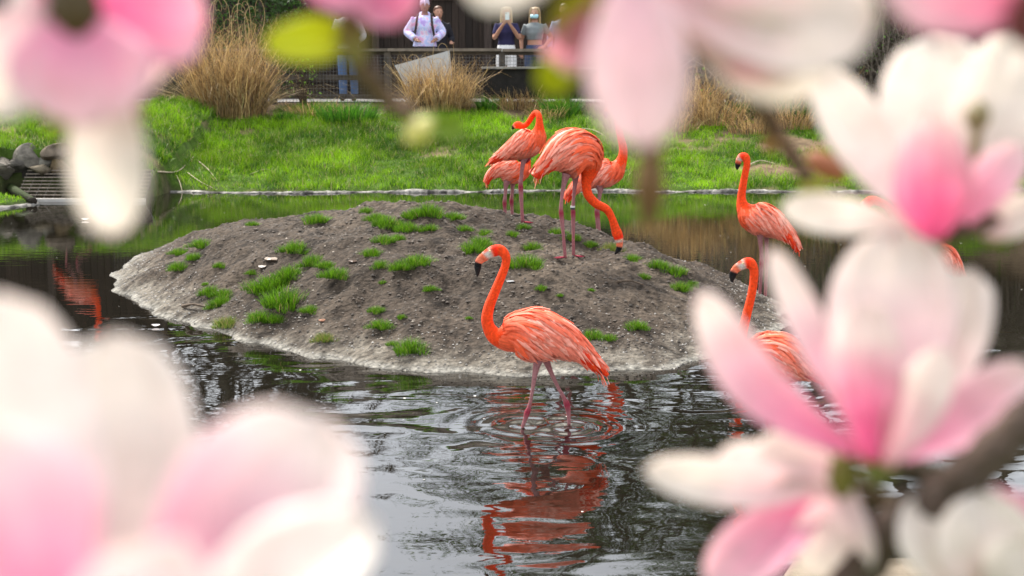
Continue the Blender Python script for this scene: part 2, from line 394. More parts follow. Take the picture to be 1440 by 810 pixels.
cb = cb * np.clip(1 + 1.6 * fbm(tx * .45, ty * 1.1, 4, 191), .45, 1.35)[cl][:, None]; cb = np.where(rg.uniform(0, 1, n)[:, None] < .07, np.array([.40, .34, .15]), cb) * rg.uniform(.75, 1.2, n)[:, None]
V, Q, K = blades(base, L, .008, lean, 2, cb * .85, cb, rg)
tag(add('lawn_grass', V, Q, M['blade'], None, K), 'short bright green lawn covering the far bank', 'grass', kind='stuff')

# tufts on the island
TUFTS = [(150, 280, 3.2, [(330, 245, 52), (430, 210, 62), (330, 312, 48), (398, 268, 45), (850, 230, 70), (945, 98, 72), (1170, 58, 40), (1215, 92, 45), (1260, 115, 60), (1330, 140, 50), (1250, 190, 50), (1310, 180, 40), (1195, 250, 40), (930, 295, 60), (985, 305, 50), (1030, 345, 52), (830, 345, 60), (740, 400, 95), (780, 375, 60), (690, 420, 50), (805, 470, 88), (915, 505, 38), (470, 425, 48), (530, 430, 45), (520, 470, 50), (480, 490, 40), (700, 540, 60), (760, 548, 55), (545, 565, 58), (980, 632, 60), (1215, 505, 42), (1235, 575, 62), (1370, 680, 66), (1240, 305, 45), (1320, 310, 55), (1400, 285, 62), (510, 305, 30), (655, 335, 22), (1245, 378, 24), (655, 118, 34), (1290, 655, 26), (445, 385, 22), (1330, 535, 22)]),
         (560, 280, 2.88, [(330, 188, 62), (295, 210, 45), (515, 266, 60), (580, 366, 26), (545, 200, 52), (350, 146, 42), (130, 124, 42), (265, 124, 30), (460, 146, 26), (505, 116, 30), (130, 368, 32), (785, 562, 45), (855, 566, 34), (965, 520, 42), (990, 320, 26), (1050, 272, 50), (1120, 300, 60), (1145, 365, 38), (1180, 350, 36), (945, 246, 36), (705, 162, 40), (640, 138, 36), (865, 205, 42), (775, 190, 30), (120, 60, 55), (60, 70, 50), (220, 78, 52), (40, 125, 40), (780, 372, 16), (655, 395, 12), (285, 486, 14)])]
rg = np.random.default_rng(3)
protos = []
for k in range(7):
    n = 760; a = rg.uniform(0, 2 * np.pi, n); r = np.sqrt(rg.uniform(0, 1, n)) * .5 * (1 + .25 * np.sin(a * 3 + k) + .2 * np.sin(a * 5 + 2 * k))
    p = np.stack([r * np.cos(a), r * np.sin(a), -.02 - .12 * r], 1)
    lean = p[:, :2] * .9 + rg.normal(0, .28, (n, 2))
    hi = G_HI if k < 5 else np.array([.30, .42, .06])
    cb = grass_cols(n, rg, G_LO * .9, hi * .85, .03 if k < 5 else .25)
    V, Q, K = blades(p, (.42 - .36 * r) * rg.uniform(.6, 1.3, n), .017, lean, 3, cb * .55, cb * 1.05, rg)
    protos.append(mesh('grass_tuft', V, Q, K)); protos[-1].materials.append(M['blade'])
yellowish = {(545, 565), (980, 632), (865, 205)}
ti = 0; TO = []
for ox, oy, kz, L in TUFTS:
    for (u, v, wz) in L:
        px, py = ox + u / kz, oy + v / kz
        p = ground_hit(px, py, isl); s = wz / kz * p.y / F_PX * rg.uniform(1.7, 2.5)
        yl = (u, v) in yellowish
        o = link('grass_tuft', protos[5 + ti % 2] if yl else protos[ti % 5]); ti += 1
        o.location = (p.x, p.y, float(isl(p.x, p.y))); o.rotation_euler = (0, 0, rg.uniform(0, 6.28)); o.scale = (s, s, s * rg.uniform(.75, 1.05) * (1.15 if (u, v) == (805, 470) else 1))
        if yl: lb = 'yellowing flat tuft of grass on the bare earth of the island'
        elif (u, v) == (805, 470): lb = 'tallest rounded tuft of green grass on the earth island'
        elif wz >= 45: lb = 'broad bright green grass tuft growing on the bare earth island'
        else: lb = 'small sprig of green grass on the bare earth island'
        tag(o, lb, 'grass', 'grass tufts on the island'); TO.append((o, p.x, p.y, 'yellowing' if yl else 'broad green' if wz >= 45 else 'small green'))

MARKS = {'the cream dried petal': (379, 366), 'the dark stick': (272, 435), 'the curled brown dead leaf': (453, 452), 'the dark curled dead leaf': (495, 369), 'the bending flamingo feet': (801, 363), 'the preening flamingo foot': (736, 313),
         'the white scrap': (717, 397), 'the upright banded flamingo': (1070, 421), 'the thin twig': (886, 400), 'the pale leaf scrap': (369, 376)}
ORD = ['nearest'] + [w_ + ' nearest' for w_ in 'second third fourth fifth sixth seventh eighth ninth tenth eleventh twelfth thirteenth fourteenth fifteenth sixteenth seventeenth eighteenth nineteenth twentieth'.split()] + ['twenty-' + w_ + ' nearest' for w_ in 'first second third fourth fifth sixth seventh eighth ninth'.split()] + ['thirtieth nearest'] + ['thirty-' + w_ + ' nearest' for w_ in 'first second third fourth fifth sixth seventh eighth ninth'.split()]
mk = {k: ground_hit(*v, isl) for k, v in MARKS.items()}
for o, x, y, lk in TO:
    k = min(mk, key=lambda k: math.hypot(mk[k].x - x, mk[k].y - y)); d0 = math.hypot(mk[k].x - x, mk[k].y - y)
    rank = sum(math.hypot(mk[k].x - X_, mk[k].y - Y_) < d0 - 1e-9 for _, X_, Y_, _ in TO)
    o['label'] = f'{lk} grass tuft on the island, {ORD[min(rank, len(ORD) - 1)]} to {k}'

# pebbles, clods and litter on the island
rg = np.random.default_rng(8)
ico = [(0, 0, 1), (.9, 0, .1), (.3, .85, 0), (-.7, .5, .1), (-.7, -.55, 0), (.3, -.85, .1)]
icf = [(0, 1, 2), (0, 2, 3), (0, 3, 4), (0, 4, 5), (0, 5, 1)]
def scatter_stones(name, n, sel, smin, smax, cmin, cmax, seed, tint=(1, .95, .88), mat='pebble'):
    r = np.random.default_rng(seed)
    x, y = r.uniform(-4, 2.8, n), r.uniform(8.2, 15.4, n); z, q = island(x, y); k = sel(x, y, z, q, r); x, y, z = x[k], y[k], z[k]; n = len(x)
    s = smin + (smax - smin) * r.uniform(0, 1, n) ** 3
    a = r.uniform(0, 6.28, n); B = np.array(ico)[None] * (s[:, None] * r.uniform(.6, 1.2, (n, 6)))[:, :, None] * np.array([1, 1, .7])
    ca, sa = np.cos(a)[:, None], np.sin(a)[:, None]
    V = np.stack([B[..., 0] * ca - B[..., 1] * sa + x[:, None], B[..., 0] * sa + B[..., 1] * ca + y[:, None], B[..., 2] + z[:, None]], 2).reshape(-1, 3)
    Q = (np.array(icf)[None] + (np.arange(n) * 6)[:, None, None]).reshape(-1, 3)
    c = np.repeat(r.uniform(cmin, cmax, n), 6)[:, None] * np.array(tint)
    return tag(add(name, V, Q, M[mat], None, c), kind='stuff')
tag(scatter_stones('pebbles', 42000, lambda x, y, z, q, r: (z > -.02) & (z < .06 + r.uniform(0, .22, len(x))) & (q < 1.05), .004, .014, .04, .25, 1), 'pale grey pebbles strewn along the island waterline', 'pebbles')
tag(scatter_stones('soil_clods', 38000, lambda x, y, z, q, r: (z > .08), .004, .020, .025, .10, 2, (1, .82, .66)), 'dark crumbly clods of earth over the island', 'soil')
tag(scatter_stones('leaf_litter', 900, lambda x, y, z, q, r: (z > .03), .006, .017, .10, .26, 4, (1, .86, .7)), 'scattered pale bits of dead leaf on the island', 'litter')

def leaf_piece(name, px, py, wpx, cl, label, cat, lift=.02):
    p = ground_hit(px, py, isl); s = wpx * p.y / F_PX
    r = np.random.default_rng(int(px)); n = 9; a = np.arange(n) / n * 6.283
    rr = .5 * (1 + r.uniform(-.3, .3, n)); V = [(0, 0, .25)] + [(rr[i] * math.cos(a[i]), .6 * rr[i] * math.sin(a[i]), r.uniform(-.05, .18)) for i in range(n)]
    V += [(v[0] * .96, v[1] * .96, v[2] - .1) for v in V]
    Fc = [(0, 1 + i, 1 + (i + 1) % n) for i in range(n)] + [(n + 1, n + 2 + (i + 1) % n, n + 2 + i) for i in range(n)] + [(1 + i, n + 2 + i, n + 2 + (i + 1) % n, 1 + (i + 1) % n) for i in range(n)]
    o = add(name, np.array(V) * s * np.array([1, 1, .45]), Fc, M['leaf'], None, np.tile(cl, (len(V), 1))); o.location = (p.x, p.y, float(isl(p.x, p.y)) + .008); o.rotation_euler = (.15, 0, r.uniform(-.6, .6)); tag(o, label, cat)
leaf_piece('fallen_petal', 150 + 733 / 3.2, 280 + 275 / 3.2, 21, (.44, .36, .29), 'cream dried petal lying on the left slope of the island', 'petal')
leaf_piece('fallen_petal', 150 + 700 / 3.2, 280 + 308 / 3.2, 14, (.30, .25, .21), 'pale grey leaf scrap below the cream dried petal', 'leaf')
leaf_piece('dead_leaf', 150 + 970 / 3.2, 280 + 550 / 3.2, 14, (.40, .20, .12), 'curled brown dead leaf near the island waterline', 'leaf')
leaf_piece('dead_leaf', 150 + 1105 / 3.2, 280 + 285 / 3.2, 13, (.12, .07, .045), 'dark curled dead leaf high on the island', 'leaf')
leaf_piece('white_feather', 560 + 452 / 2.88, 280 + 338 / 2.88, 12, (.46, .46, .46), 'white scrap lying on the earth beside the wading flamingo neck', 'feather')
def stick(name, pts, r, label, fn, cl=(.12, .09, .065), group=None):
    P = []
    for i, (px, py) in enumerate(pts):
        p = ground_hit(px, py, fn); P.append((p.x, p.y, float(fn(p.x, p.y)) + r * (1.2 + 1.5 * (i % 2))))
    P = hermite(P, 4 * len(P)); V, Fc = tube_geo(P, np.linspace(r, r * .45, len(P)), 6)
    tag(add(name, V, Fc, M['bark'], None, np.tile(cl, (len(V), 1)), True), label, 'stick', group)
stick('fallen_stick', [(257, 434), (272, 435), (289, 435)], .014, 'dark short stick lying at the island waterline', isl)
stick('fallen_stick', [(868, 399), (885, 400), (905, 403)], .01, 'thin twig lying on the right slope of the island', isl)

# ------------------------------------------------------------------ flamingos
OR, CO, PK, PP, RD = (.86, .062, .007), (.84, .115, .040), (.84, .245, .165), (.88, .345, .255), (.74, .032, .006)
WH, BP, BK = (.62, .50, .44), (.72, .17, .09), (.012, .010, .010)
LG, KN = (.34, .15, .155), (.27, .022, .045)
def flamingo(label, o, k, spine, legs, ground, depth, yaw=0.0, seed=0, nf=520, group='flamingos around the island', feet=True, band=None, bodyN=None):
    """spine: (u, v, half height, side ratio, colour[, sideways m]) from tail to bill tip; u, v as traced, o and k map them on the photograph"""
    rng = np.random.default_rng(seed)
    s = F_PX / depth * .99
    gx, gy = ground
    g = at(gx, gy, depth) if not isinstance(depth, tuple) else None
    root = empty('flamingo', g); tag(root, label, 'flamingo', group)
    tn, cs, sn = math.tan(yaw), math.cos(yaw), math.sin(yaw)
    def loc(u, v, y=0.0):
        px, py = o[0] + u / k, o[1] + v / k
        x = (px - gx) / s; z = (gy - py) / s / math.cos(PITCH)
        return np.array([x, x * tn + y, z])
    nodes = []
    for q in spine:
        u, v, h, wr, c = q[:5]; y = q[5] if len(q) > 5 else 0
        nodes.append(np.concatenate([loc(u, v, y), [h / k / s, h / k / s * wr], np.array(c)]))
    nodes = np.array(nodes); n = 150
    D = hermite(nodes, n); D[:, 5:] = np.clip(D[:, 5:], .004, .95); D[:, 3:5] = np.maximum(D[:, 3:5], .002)
    P = D[:, :3]; T = np.gradient(P, axis=0); T /= np.linalg.norm(T, axis=1)[:, None]
    B = np.tile([-sn, cs, 0.0], (n, 1)); B -= (B * T).sum(1)[:, None] * T; B /= np.linalg.norm(B, axis=1)[:, None]
    N = np.cross(T, B); N = np.where((N[:, 2:3] * 1 < 0) & (np.arange(n)[:, None] < 0), -N, N)
    if N[int(n * .2), 2] < 0: N = -N
    seg = 20; th = np.arange(seg) / seg * 2 * np.pi
    # a little fuller below than above on the trunk
    ringV = P[:, None] + D[:, 3, None, None] * np.cos(th)[None, :, None] * N[:, None] + D[:, 4, None, None] * np.sin(th)[None, :, None] * B[:, None]
    V = ringV.reshape(-1, 3); K = np.repeat(D[:, None, 5:], seg, 1)
    white = np.clip((K[..., 1] - .35) / .2, 0, 1)[..., None] * np.clip((np.cos(th) - .45) / .25, 0, 1)[None, :, None] * (np.arange(n)[:, None, None] > n * .5)
    K = K * (1 - white) + np.array(OR) * white
    K = K * (1 + rng.normal(0, .07, (n, seg, 1))); K = K.reshape(-1, 3)
    Fc = [(i * seg + j, i * seg + (j + 1) % seg, (i + 1) * seg + (j + 1) % seg, (i + 1) * seg + j) for i in range(n - 1) for j in range(seg)]
    Fc += [tuple(range(seg))[::-1], tuple((n - 1) * seg + j for j in range(seg))]
    mb = MB(); mb.put(V, Fc, K)
    for li, leg in enumerate(legs):
        Q = np.array([np.concatenate([loc(u, v, y), [r / k / s]]) for u, v, r, y in leg['p']])
        H = hermite(Q, 26); zt = H[:, 2]; jz = Q[leg['j'], 2]
        nearj = np.exp(-((zt - jz) / .035) ** 2)[:, None]; low = np.clip((jz - zt) / .25, 0, 1)[:, None]
        kc = np.array(LG) * (1 - nearj) + np.array(KN) * nearj; kc = kc * (1 - .35 * low) + np.array(KN) * .35 * low
        tv, tf = tube_geo(H[:, :3], np.maximum(H[:, 3], .004), 10); mb.put(tv, tf, np.repeat(kc, 10, 0))
        if feet:
            e = H[-1, :3]; dx = leg.get('d', -1)
            for a, ln in ((-.45, .075), (0, .085), (.45, .075)):
                dv = np.array([dx * math.cos(a), math.sin(a) * 1.0, 0]); tv, tf = tube_geo(np.array([e + [0, 0, .008], e + dv * ln * .5 + [0, 0, .006], e + dv * ln + [0, 0, .003]]), [.007, .0055, .003], 6); mb.put(tv, tf, KN)
            w = [e + [0, 0, .006]] + [e + np.array([dx * math.cos(a) * .062, math.sin(a) * .062, .004]) for a in (-.45, 0, .45)]
            w = np.array(w + [x - [0, 0, .004] for x in w]); mb.put(w, [(0, 1, 2), (0, 2, 3), (4, 6, 5), (4, 7, 6), (1, 5, 6, 2), (2, 6, 7, 3)], KN)
    mb.build('body', M['skinb'], root, True)
    # plumage: feathers laid along the trunk surface, tail to breast
    hmax = int(np.argmax(D[:, 3])); hm = D[hmax, 3]
    i0 = int(np.argmax(D[:, 3] > hm * .22)); after = np.where(D[hmax:, 3] < hm * .40)[0]; i1 = hmax + int(after[0])
    def surf(i, ph, lift):
        i = np.clip(i, 0, n - 1); a = int(i); b = min(a + 1, n - 1); f = i - a
        p = P[a] * (1 - f) + P[b] * f; h = D[a, 3] * (1 - f) + D[b, 3] * f; ww = D[a, 4] * (1 - f) + D[b, 4] * f
        Nn, Bn = N[a] * (1 - f) + N[b] * f, B[a] * (1 - f) + B[b] * f
        return p + Nn * (h + lift) * math.cos(ph) + Bn * (ww + lift) * math.sin(ph)
    bl = np.linalg.norm(np.diff(P[i0:i1 + 1], axis=0), axis=1).sum(); step = bl / max(i1 - i0, 1)
    FV, FF, FK = [], [], []; cnt = 0
    def feather(i, ph, ln, wd, dph, c0, c1, l0, l1):
        nonlocal cnt
        di = ln / step; m = 6; ctr = []
        for j in range(m):
            t = j / (m - 1); ctr.append(surf(i - di * t, ph + dph * t, l0 + (l1 - l0) * t))
        ctr = np.array(ctr); tg = np.gradient(ctr, axis=0); nm = ctr - np.array([np.interp(i - di * j / (m - 1), np.arange(n), P[:, a]) for j in range(m) for a in range(3)]).reshape(m, 3)
        sd_ = np.cross(tg, nm); sd_ /= np.linalg.norm(sd_, axis=1)[:, None] + 1e-9; nm /= np.linalg.norm(nm, axis=1)[:, None] + 1e-9
        wf = np.array([.55, .9, 1.0, .95, .7, .12])[:, None] * wd * .5
        for j in range(m):
            t = j / (m - 1); cc = np.array(c0) * (1 - t) + np.array(c1) * t
            FV.extend([ctr[j] - sd_[j] * wf[j] - nm[j] * .0016, ctr[j] + nm[j] * .0012, ctr[j] + sd_[j] * wf[j] - nm[j] * .0016]); FK.extend([cc * .92, cc, cc * .92])
        for j in range(m - 1):
            b = cnt + 3 * j; FF.extend([(b, b + 1, b + 4, b + 3), (b + 1, b + 2, b + 5, b + 4)])
        cnt += 3 * m
    sc = hm / .136
    order = []
    for q in range(nf):
        t = (q + rng.uniform(-.5, .5)) / nf; i = i0 + (i1 - i0) * np.clip(t, 0, 1) * 1.0; order.append(i)
    for i in order:                                            # body contour feathers
        f = (i - i0) / (i1 - i0); ph = rng.uniform(-2.9, 2.9); up = abs(ph)
        if f > .8: c = CO
        elif up > 2.0: c = PK
        else: c = PK if rng.uniform() < .6 else CO
        c = np.array(c) * rng.uniform(.85, 1.15); c2 = c * .6 + np.array(PP) * .4 if f < .8 else c
        feather(i, ph, rng.uniform(.04, .07) * sc, rng.uniform(.016, .024) * sc, .1 * np.sign(ph), c, c2, .001, .005 * sc)
    for q in range(int(nf * .8)):                              # wing coverts and scapulars, drooping plumes
        f = rng.uniform(.10, .88) ** .95; i = i0 + (i1 - i0) * f; side = 1 if rng.uniform() < .5 else -1
        up = rng.uniform(.02, 1.8); ph = side * up; pl = rng.uniform() < (.30 if up < .5 else .5 if up < 1.3 else .3)
        c = np.array(PP) * rng.uniform(.95, 1.15) if pl else (np.array(CO) * .6 + np.array(PK) * .4 if up < .7 else np.array(CO) * .15 + np.array(PK) * .85)
        if f < .28 and up > .8: c = np.array(RD) if rng.uniform() < .75 else np.array(OR)
        if f > .8: c = np.array(CO)
        base = c * .84 + np.array(CO) * .14; tipc = np.clip(c * .6 + np.array(PP) * .45, 0, .95) if (f >= .28 and pl) else c
        l0 = (.004 + .010 * rng.uniform()) * sc
        feather(i, ph, rng.uniform(.09, .19) * sc, rng.uniform(.015, .028) * sc, side * rng.uniform(.25, .75), base, np.clip(tipc * rng.uniform(.9, 1.1), 0, .95), l0, l0 + rng.uniform(.006, .024) * sc)
    tag(add('plumage', FV, FF, M['feather'], root, FK, True), kind='stuff')
    # tail and flight feathers
    tb = P[i0]; tdir = P[0] - P[i0]; tl = np.linalg.norm(tdir); tdir /= tl
    lat = np.array([-sn, cs, 0]); nrm = np.cross(tdir, lat); nrm /= np.linalg.norm(nrm)
    if nrm[2] < 0: nrm = -nrm
    for q in range(11):
        a = (q - 5) / 5; st = P[i0 + 4] + lat * a * D[i0 + 4, 4] * .8 + nrm * (D[i0 + 4, 3] * (.35 - .5 * a * a))
        en = P[0] + tdir * rng.uniform(-.03, .05) * sc + lat * a * .05 * sc + nrm * rng.uniform(-.03, .02) * sc
        wd = .026 * sc; ts = np.linspace(0, 1, 7); c0, c1 = (np.array(OR), np.array(CO) * 1.02) if q % 3 else (np.array(RD), np.array(PP) * .95)
        if q in (1, 9) : c0, c1 = np.array(BK), np.array(BK) * 2
        Vv, Kk = [], []
        sd_ = np.cross(tdir, nrm)
        for j, t in enumerate(ts):
            p = st * (1 - t) + en * t + nrm * (.02 * sc * math.sin(t * 3.14) * (.4 + .3 * rng.uniform())) - nrm * .025 * sc * t * t * 1.2
            ww = wd * (1, 1.1, 1.15, 1.1, .9, .6, .1)[j] * .5
            Vv += [p - sd_ * ww - nrm * .0015, p + nrm * .002, p + sd_ * ww - nrm * .0015]; Kk += [c0 * (1 - t) + c1 * t] * 3
        ff = [f for j in range(6) for f in ((3 * j, 3 * j + 1, 3 * j + 4, 3 * j + 3), (3 * j + 1, 3 * j + 2, 3 * j + 5, 3 * j + 4))]
        add('flight_feather' if q in (1, 9) else 'tail_feather', Vv, ff, M['feather'], root, Kk, True)
    # eyes on the head, where the spine last swells
    hj = next(j for j, q in enumerate(spine) if q[4] in (WH, BP, BK)); hi = int(np.argmin(np.linalg.norm(P - nodes[hj, :3], axis=1))) - 1
    for sg in (-1, 1):
        c = P[hi] + B[hi] * sg * D[hi, 4] * .95 + N[hi] * D[hi, 3] * .32
        Vv, Ff = [], []
        r = max(.0045, D[hi, 3] * .19)
        for a in range(5):
            for b in range(8):
                la = a / 4 * math.pi; lo = b / 8 * 2 * math.pi
                Vv.append(c + r * (math.sin(la) * math.cos(lo) * T[hi] + math.sin(la) * math.sin(lo) * N[hi] + .7 * math.cos(la) * B[hi] * sg))
        Ff = [(a * 8 + b, a * 8 + (b + 1) % 8, (a + 1) * 8 + (b + 1) % 8, (a + 1) * 8 + b) for a in range(4) for b in range(8)]
        kc = np.array([(.02, .015, .01) if a == 0 else (.75, .62, .30) for a in range(5) for b in range(8)])
        add('eye', Vv, Ff, M['plastic'], root, kc, True)
    if band:
        p = loc(band[0], band[1], band[2]); P2 = [p - [0, 0, .014], p - [0, 0, .0001], p + [0, 0, .0001], p + [0, 0, .014]]
        tv, tf = tube_geo(np.array(P2), .0135 * sc, 10); add('leg_band', tv, tf, M['plastic'], root, np.array([band[3]] * 20 + [band[4]] * 20))
    return root

# wading bird, neck raised
MAIN = [(636, 556, 8, .8, OR), (590, 517, 19, 1, OR), (545, 478, 33, 1, OR), (500, 450, 54, .85, CO), (450, 424, 73, .82, PK), (390, 410, 95, .8, PK), (330, 402, 97, .8, CO), (280, 398, 76, .85, CO),
        (238, 408, 50, .9, OR), (203, 402, 34, .95, OR), (180, 372, 25, 1, OR), (172, 335, 22, 1, OR), (181, 288, 20, 1, OR), (202, 235, 18, 1, OR), (225, 180, 16.5, 1, OR), (243, 130, 15.5, 1, OR), (243, 97, 17.5, .95, OR),
        (222, 76, 21, .8, OR), (197, 79, 22, .75, OR), (184, 85, 20, .72, WH), (171, 93, 18.5, .68, WH), (163, 100, 18, .66, BP), (151, 108, 16, .64, BP), (141, 120, 14, .64, BP), (139, 124, 13.5, .64, BK), (137, 142, 13, .62, BK), (137, 158, 9, .6, BK), (135, 176, 2.5, .6, BK)]
g = on_z(770, 599)
flamingo('flamingo wading below the island with its neck raised in an S', (620, 320), 2.7, MAIN,
         [dict(p=[(372, 480, 22, -.03), (360, 520, 13, -.035), (347, 600, 7, -.035), (334, 672, 7.5, -.03), (327, 692, 12, -.03), (318, 722, 8, -.03), (308, 752, 6.5, -.03), (290, 860, 7, -.02), (278, 960, 7, -.02)], j=4),
          dict(p=[(392, 480, 22, .04), (406, 522, 12, .045), (440, 598, 7, .045), (470, 652, 8, .04), (481, 676, 12.5, .04), (486, 705, 9, .04), (489, 745, 6.5, .04), (495, 860, 7, .04), (500, 960, 7, .04)], j=4)],
         (770, 599), g.y, seed=1, nf=900)

Z4 = ((640, 140), 3.24)
# bird bending down to the soil
BEND = [(358, 352, 8, 1, OR), (385, 325, 16, 1, OR), (418, 298, 34, .95, RD), (455, 276, 66, .85, PK), (495, 262, 96, .8, PK), (540, 258, 108, .78, PK), (583, 270, 96, .8, CO), (606, 300, 66, .85, OR), (607, 340, 40, .9, OR),
        (596, 388, 23, 1, OR), (605, 438, 21, 1, OR), (642, 480, 20, 1, OR), (690, 506, 18.5, 1, OR), (715, 546, 17, 1, OR), (730, 588, 20, .9, OR), (741, 618, 24, .8, OR), (748, 638, 22, .75, OR), (750, 650, 19, .7, WH), (752, 660, 16, .7, BP), (752, 672, 15, .66, BP), (751, 681, 14, .66, BK), (744, 695, 11, .6, BK), (731, 712, 3, .6, BK)]
p = ground_hit(640 + 520 / 3.24, 140 + 722 / 3.24, isl)
flamingo('flamingo with fluffed back bending its bill down to the island soil', *Z4, BEND,
         [dict(p=[(505, 340, 22, -.05), (495, 375, 13, -.05), (484, 440, 8, -.05), (480, 500, 9.5, -.05), (481, 515, 11, -.05), (490, 600, 7.5, -.05), (501, 718, 7, -.05)], j=4),
          dict(p=[(545, 345, 22, .05), (546, 380, 12, .05), (540, 450, 7.5, .05), (537, 505, 9.5, .05), (538, 520, 11, .05), (539, 600, 7.5, .05), (541, 722, 7, .05)], j=4, d=1)],
         (640 + 520 / 3.24, 140 + 722 / 3.24), p.y, yaw=R(12), seed=2, nf=650, band=(536, 498, .05, (.02, .02, .03), (.6, .6, .6)))
# preening bird, its neck looped over the back
PREEN = [(155, 298, 7, .9, OR), (195, 275, 15, .9, OR), (235, 256, 30, .9, RD), (275, 236, 48, .85, PK), (318, 214, 62, .82, PK), (352, 196, 60, .82, CO), (374, 172, 42, .85, CO), (381, 142, 24, .95, OR), (382, 112, 16, 1, OR), (379, 84, 13.5, 1, OR, .01), (368, 72, 12.5, 1, OR, .03), (354, 84, 12, 1, OR, .06),
         (340, 108, 12, 1, OR, .10), (322, 130, 12, 1, OR, .13), (303, 134, 14, .9, OR, .13), (287, 130, 17, .8, OR, .13), (277, 133, 15, .72, OR, .13), (271, 136, 12, .7, BP, .13), (266, 140, 10, .66, BK, .13), (262, 150, 3, .6, BK, .13)]
p = ground_hit(640 + 312 / 3.24, 140 + 562 / 3.24, isl)
flamingo('flamingo on one leg with its neck looped back over the body to preen', *Z4, PREEN,
         [dict(p=[(318, 262, 20, 0), (310, 290, 12, 0), (302, 345, 8, 0), (298, 388, 10, 0), (299, 402, 11, 0), (303, 480, 8, 0), (308, 562, 7.5, 0)], j=4, d=1),
          dict(p=[(335, 258, 18, .06), (330, 280, 11, .06), (318, 292, 8, .06), (300, 285, 8, .06), (285, 275, 7, .06), (278, 272, 6, .06)], j=3)],
         (640 + 312 / 3.24, 140 + 562 / 3.24), p.y, yaw=R(-15), seed=3, nf=480, feet=True)
PREEN2 = [(142, 384, 7, .9, OR), (165, 350, 18, .9, OR), (200, 330, 34, .9, RD), (240, 330, 54, .82, PK), (280, 330, 56, .82, PK), (308, 318, 42, .85, CO), (322, 296, 24, .9, OR), (326, 270, 16, 1, OR), (318, 246, 13, 1, OR, .05), (300, 236, 13, 1, OR, .08), (280, 245, 15, .9, OR, .1), (264, 256, 13, .8, OR, .1), (254, 268, 9, .7, BK, .1), (250, 280, 3, .6, BK, .1)]
p2y = p.y + .55
q2 = at(640 + 245 / 3.24, 140 + 548 / 3.24, p2y)
flamingo('flamingo half hidden behind the preening bird, head tucked away', *Z4, PREEN2,
         [dict(p=[(238, 370, 18, -.05), (232, 392, 11, -.05), (229, 430, 7, -.05), (226, 462, 9, -.05), (226, 475, 9, -.05), (228, 520, 6.5, -.05), (229, 575, 6.5, -.05)], j=4),
          dict(p=[(262, 370, 18, .05), (262, 392, 11, .05), (260, 430, 7, .05), (257, 458, 9, .05), (257, 470, 9, .05), (260, 520, 6.5, .05), (262, 575, 6.5, .05)], j=4)],
         (640 + 245 / 3.24, 140 + 575 / 3.24), p2y, seed=4, nf=380, band=(257, 456, .05, (.5, .6, .5), (.6, .6, .55)))
# bird behind the bending one, neck straight up
TALL = [(502, 462, 8, .9, OR), (525, 432, 16, .9, OR), (560, 398, 28, .9, RD), (600, 372, 44, .85, PK), (645, 350, 60, .82, PK), (688, 340, 63, .82, PK), (722, 328, 50, .85, CO), (745, 302, 31, .95, OR), (758, 268, 22, 1, OR), (760, 230, 19, 1, OR), (751, 190, 17, 1, OR), (742, 150, 16, 1, OR), (736, 115, 15, 1, OR), (735, 80, 14, 1, OR),
        (730, 55, 16, .9, OR), (714, 45, 19, .8, OR), (700, 50, 17, .75, WH), (690, 60, 14, .7, BP), (684, 72, 13, .66, BK), (681, 84, 10, .6, BK), (680, 96, 3, .6, BK)]
p = ground_hit(640 + 655 / 3.24, 140 + 676 / 3.24, isl)
flamingo('flamingo standing behind the bending bird, neck rising straight up', *Z4, TALL,
         [dict(p=[(650, 390, 20, -.04), (656, 420, 11, -.04), (650, 465, 7.5, -.04), (642, 505, 9.5, -.04), (643, 520, 10, -.04), (648, 590, 7, -.04), (652, 672, 6.5, -.04)], j=4, d=1),
          dict(p=[(665, 390, 20, .05), (660, 425, 11, .05), (655, 470, 7, .05), (650, 515, 9, .05), (650, 530, 9.5, .05), (658, 600, 7, .05), (668, 680, 6.5, .05)], j=4, d=1)],
         (640 + 655 / 3.24, 140 + 676 / 3.24), max(p.y, 12.9), seed=5, nf=480)
Z6 = ((980, 190), 2.19)
RIGHT = [(302, 352, 6, .9, OR), (284, 322, 13, .9, OR), (258, 298, 26, .9, RD), (225, 276, 42, .85, PK), (190, 262, 50, .85, PK), (160, 250, 42, .9, CO), (141, 230, 24, .95, OR), (133, 203, 14, 1, OR), (136, 162, 11.5, 1, OR), (142, 122, 10.5, 1, OR), (146, 92, 10.5, 1, OR), (141, 74, 12.5, .85, OR), (131, 74, 13, .75, OR), (125, 80, 11, .7, WH), (122, 87, 9.5, .7, BP), (120, 97, 8.5, .66, BK), (118.5, 105, 6, .6, BK), (118, 113, 2, .6, BK)]
g = on_z(1070, 422)
flamingo('flamingo standing upright at the shallow tip of the island with a leg band', *Z6, RIGHT,
         [dict(p=[(188, 295, 14, -.04), (188, 322, 8, -.04), (192, 360, 5.5, -.04), (194, 385, 7, -.04), (194, 395, 7, -.04), (192, 450, 5, -.04), (190, 506, 5, -.04)], j=4),
          dict(p=[(210, 295, 14, .05), (211, 320, 8, .05), (213, 350, 5.5, .05), (215, 378, 7, .05), (215, 388, 7, .05), (214, 440, 5, .05), (213, 506, 5, .05)], j=4)],
         (980 + 198 / 2.19, 190 + 506 / 2.19), g.y + .05, yaw=R(-22), seed=6, nf=480, band=(194, 376, -.04, (.75, .75, .7), (.55, .6, .55)))
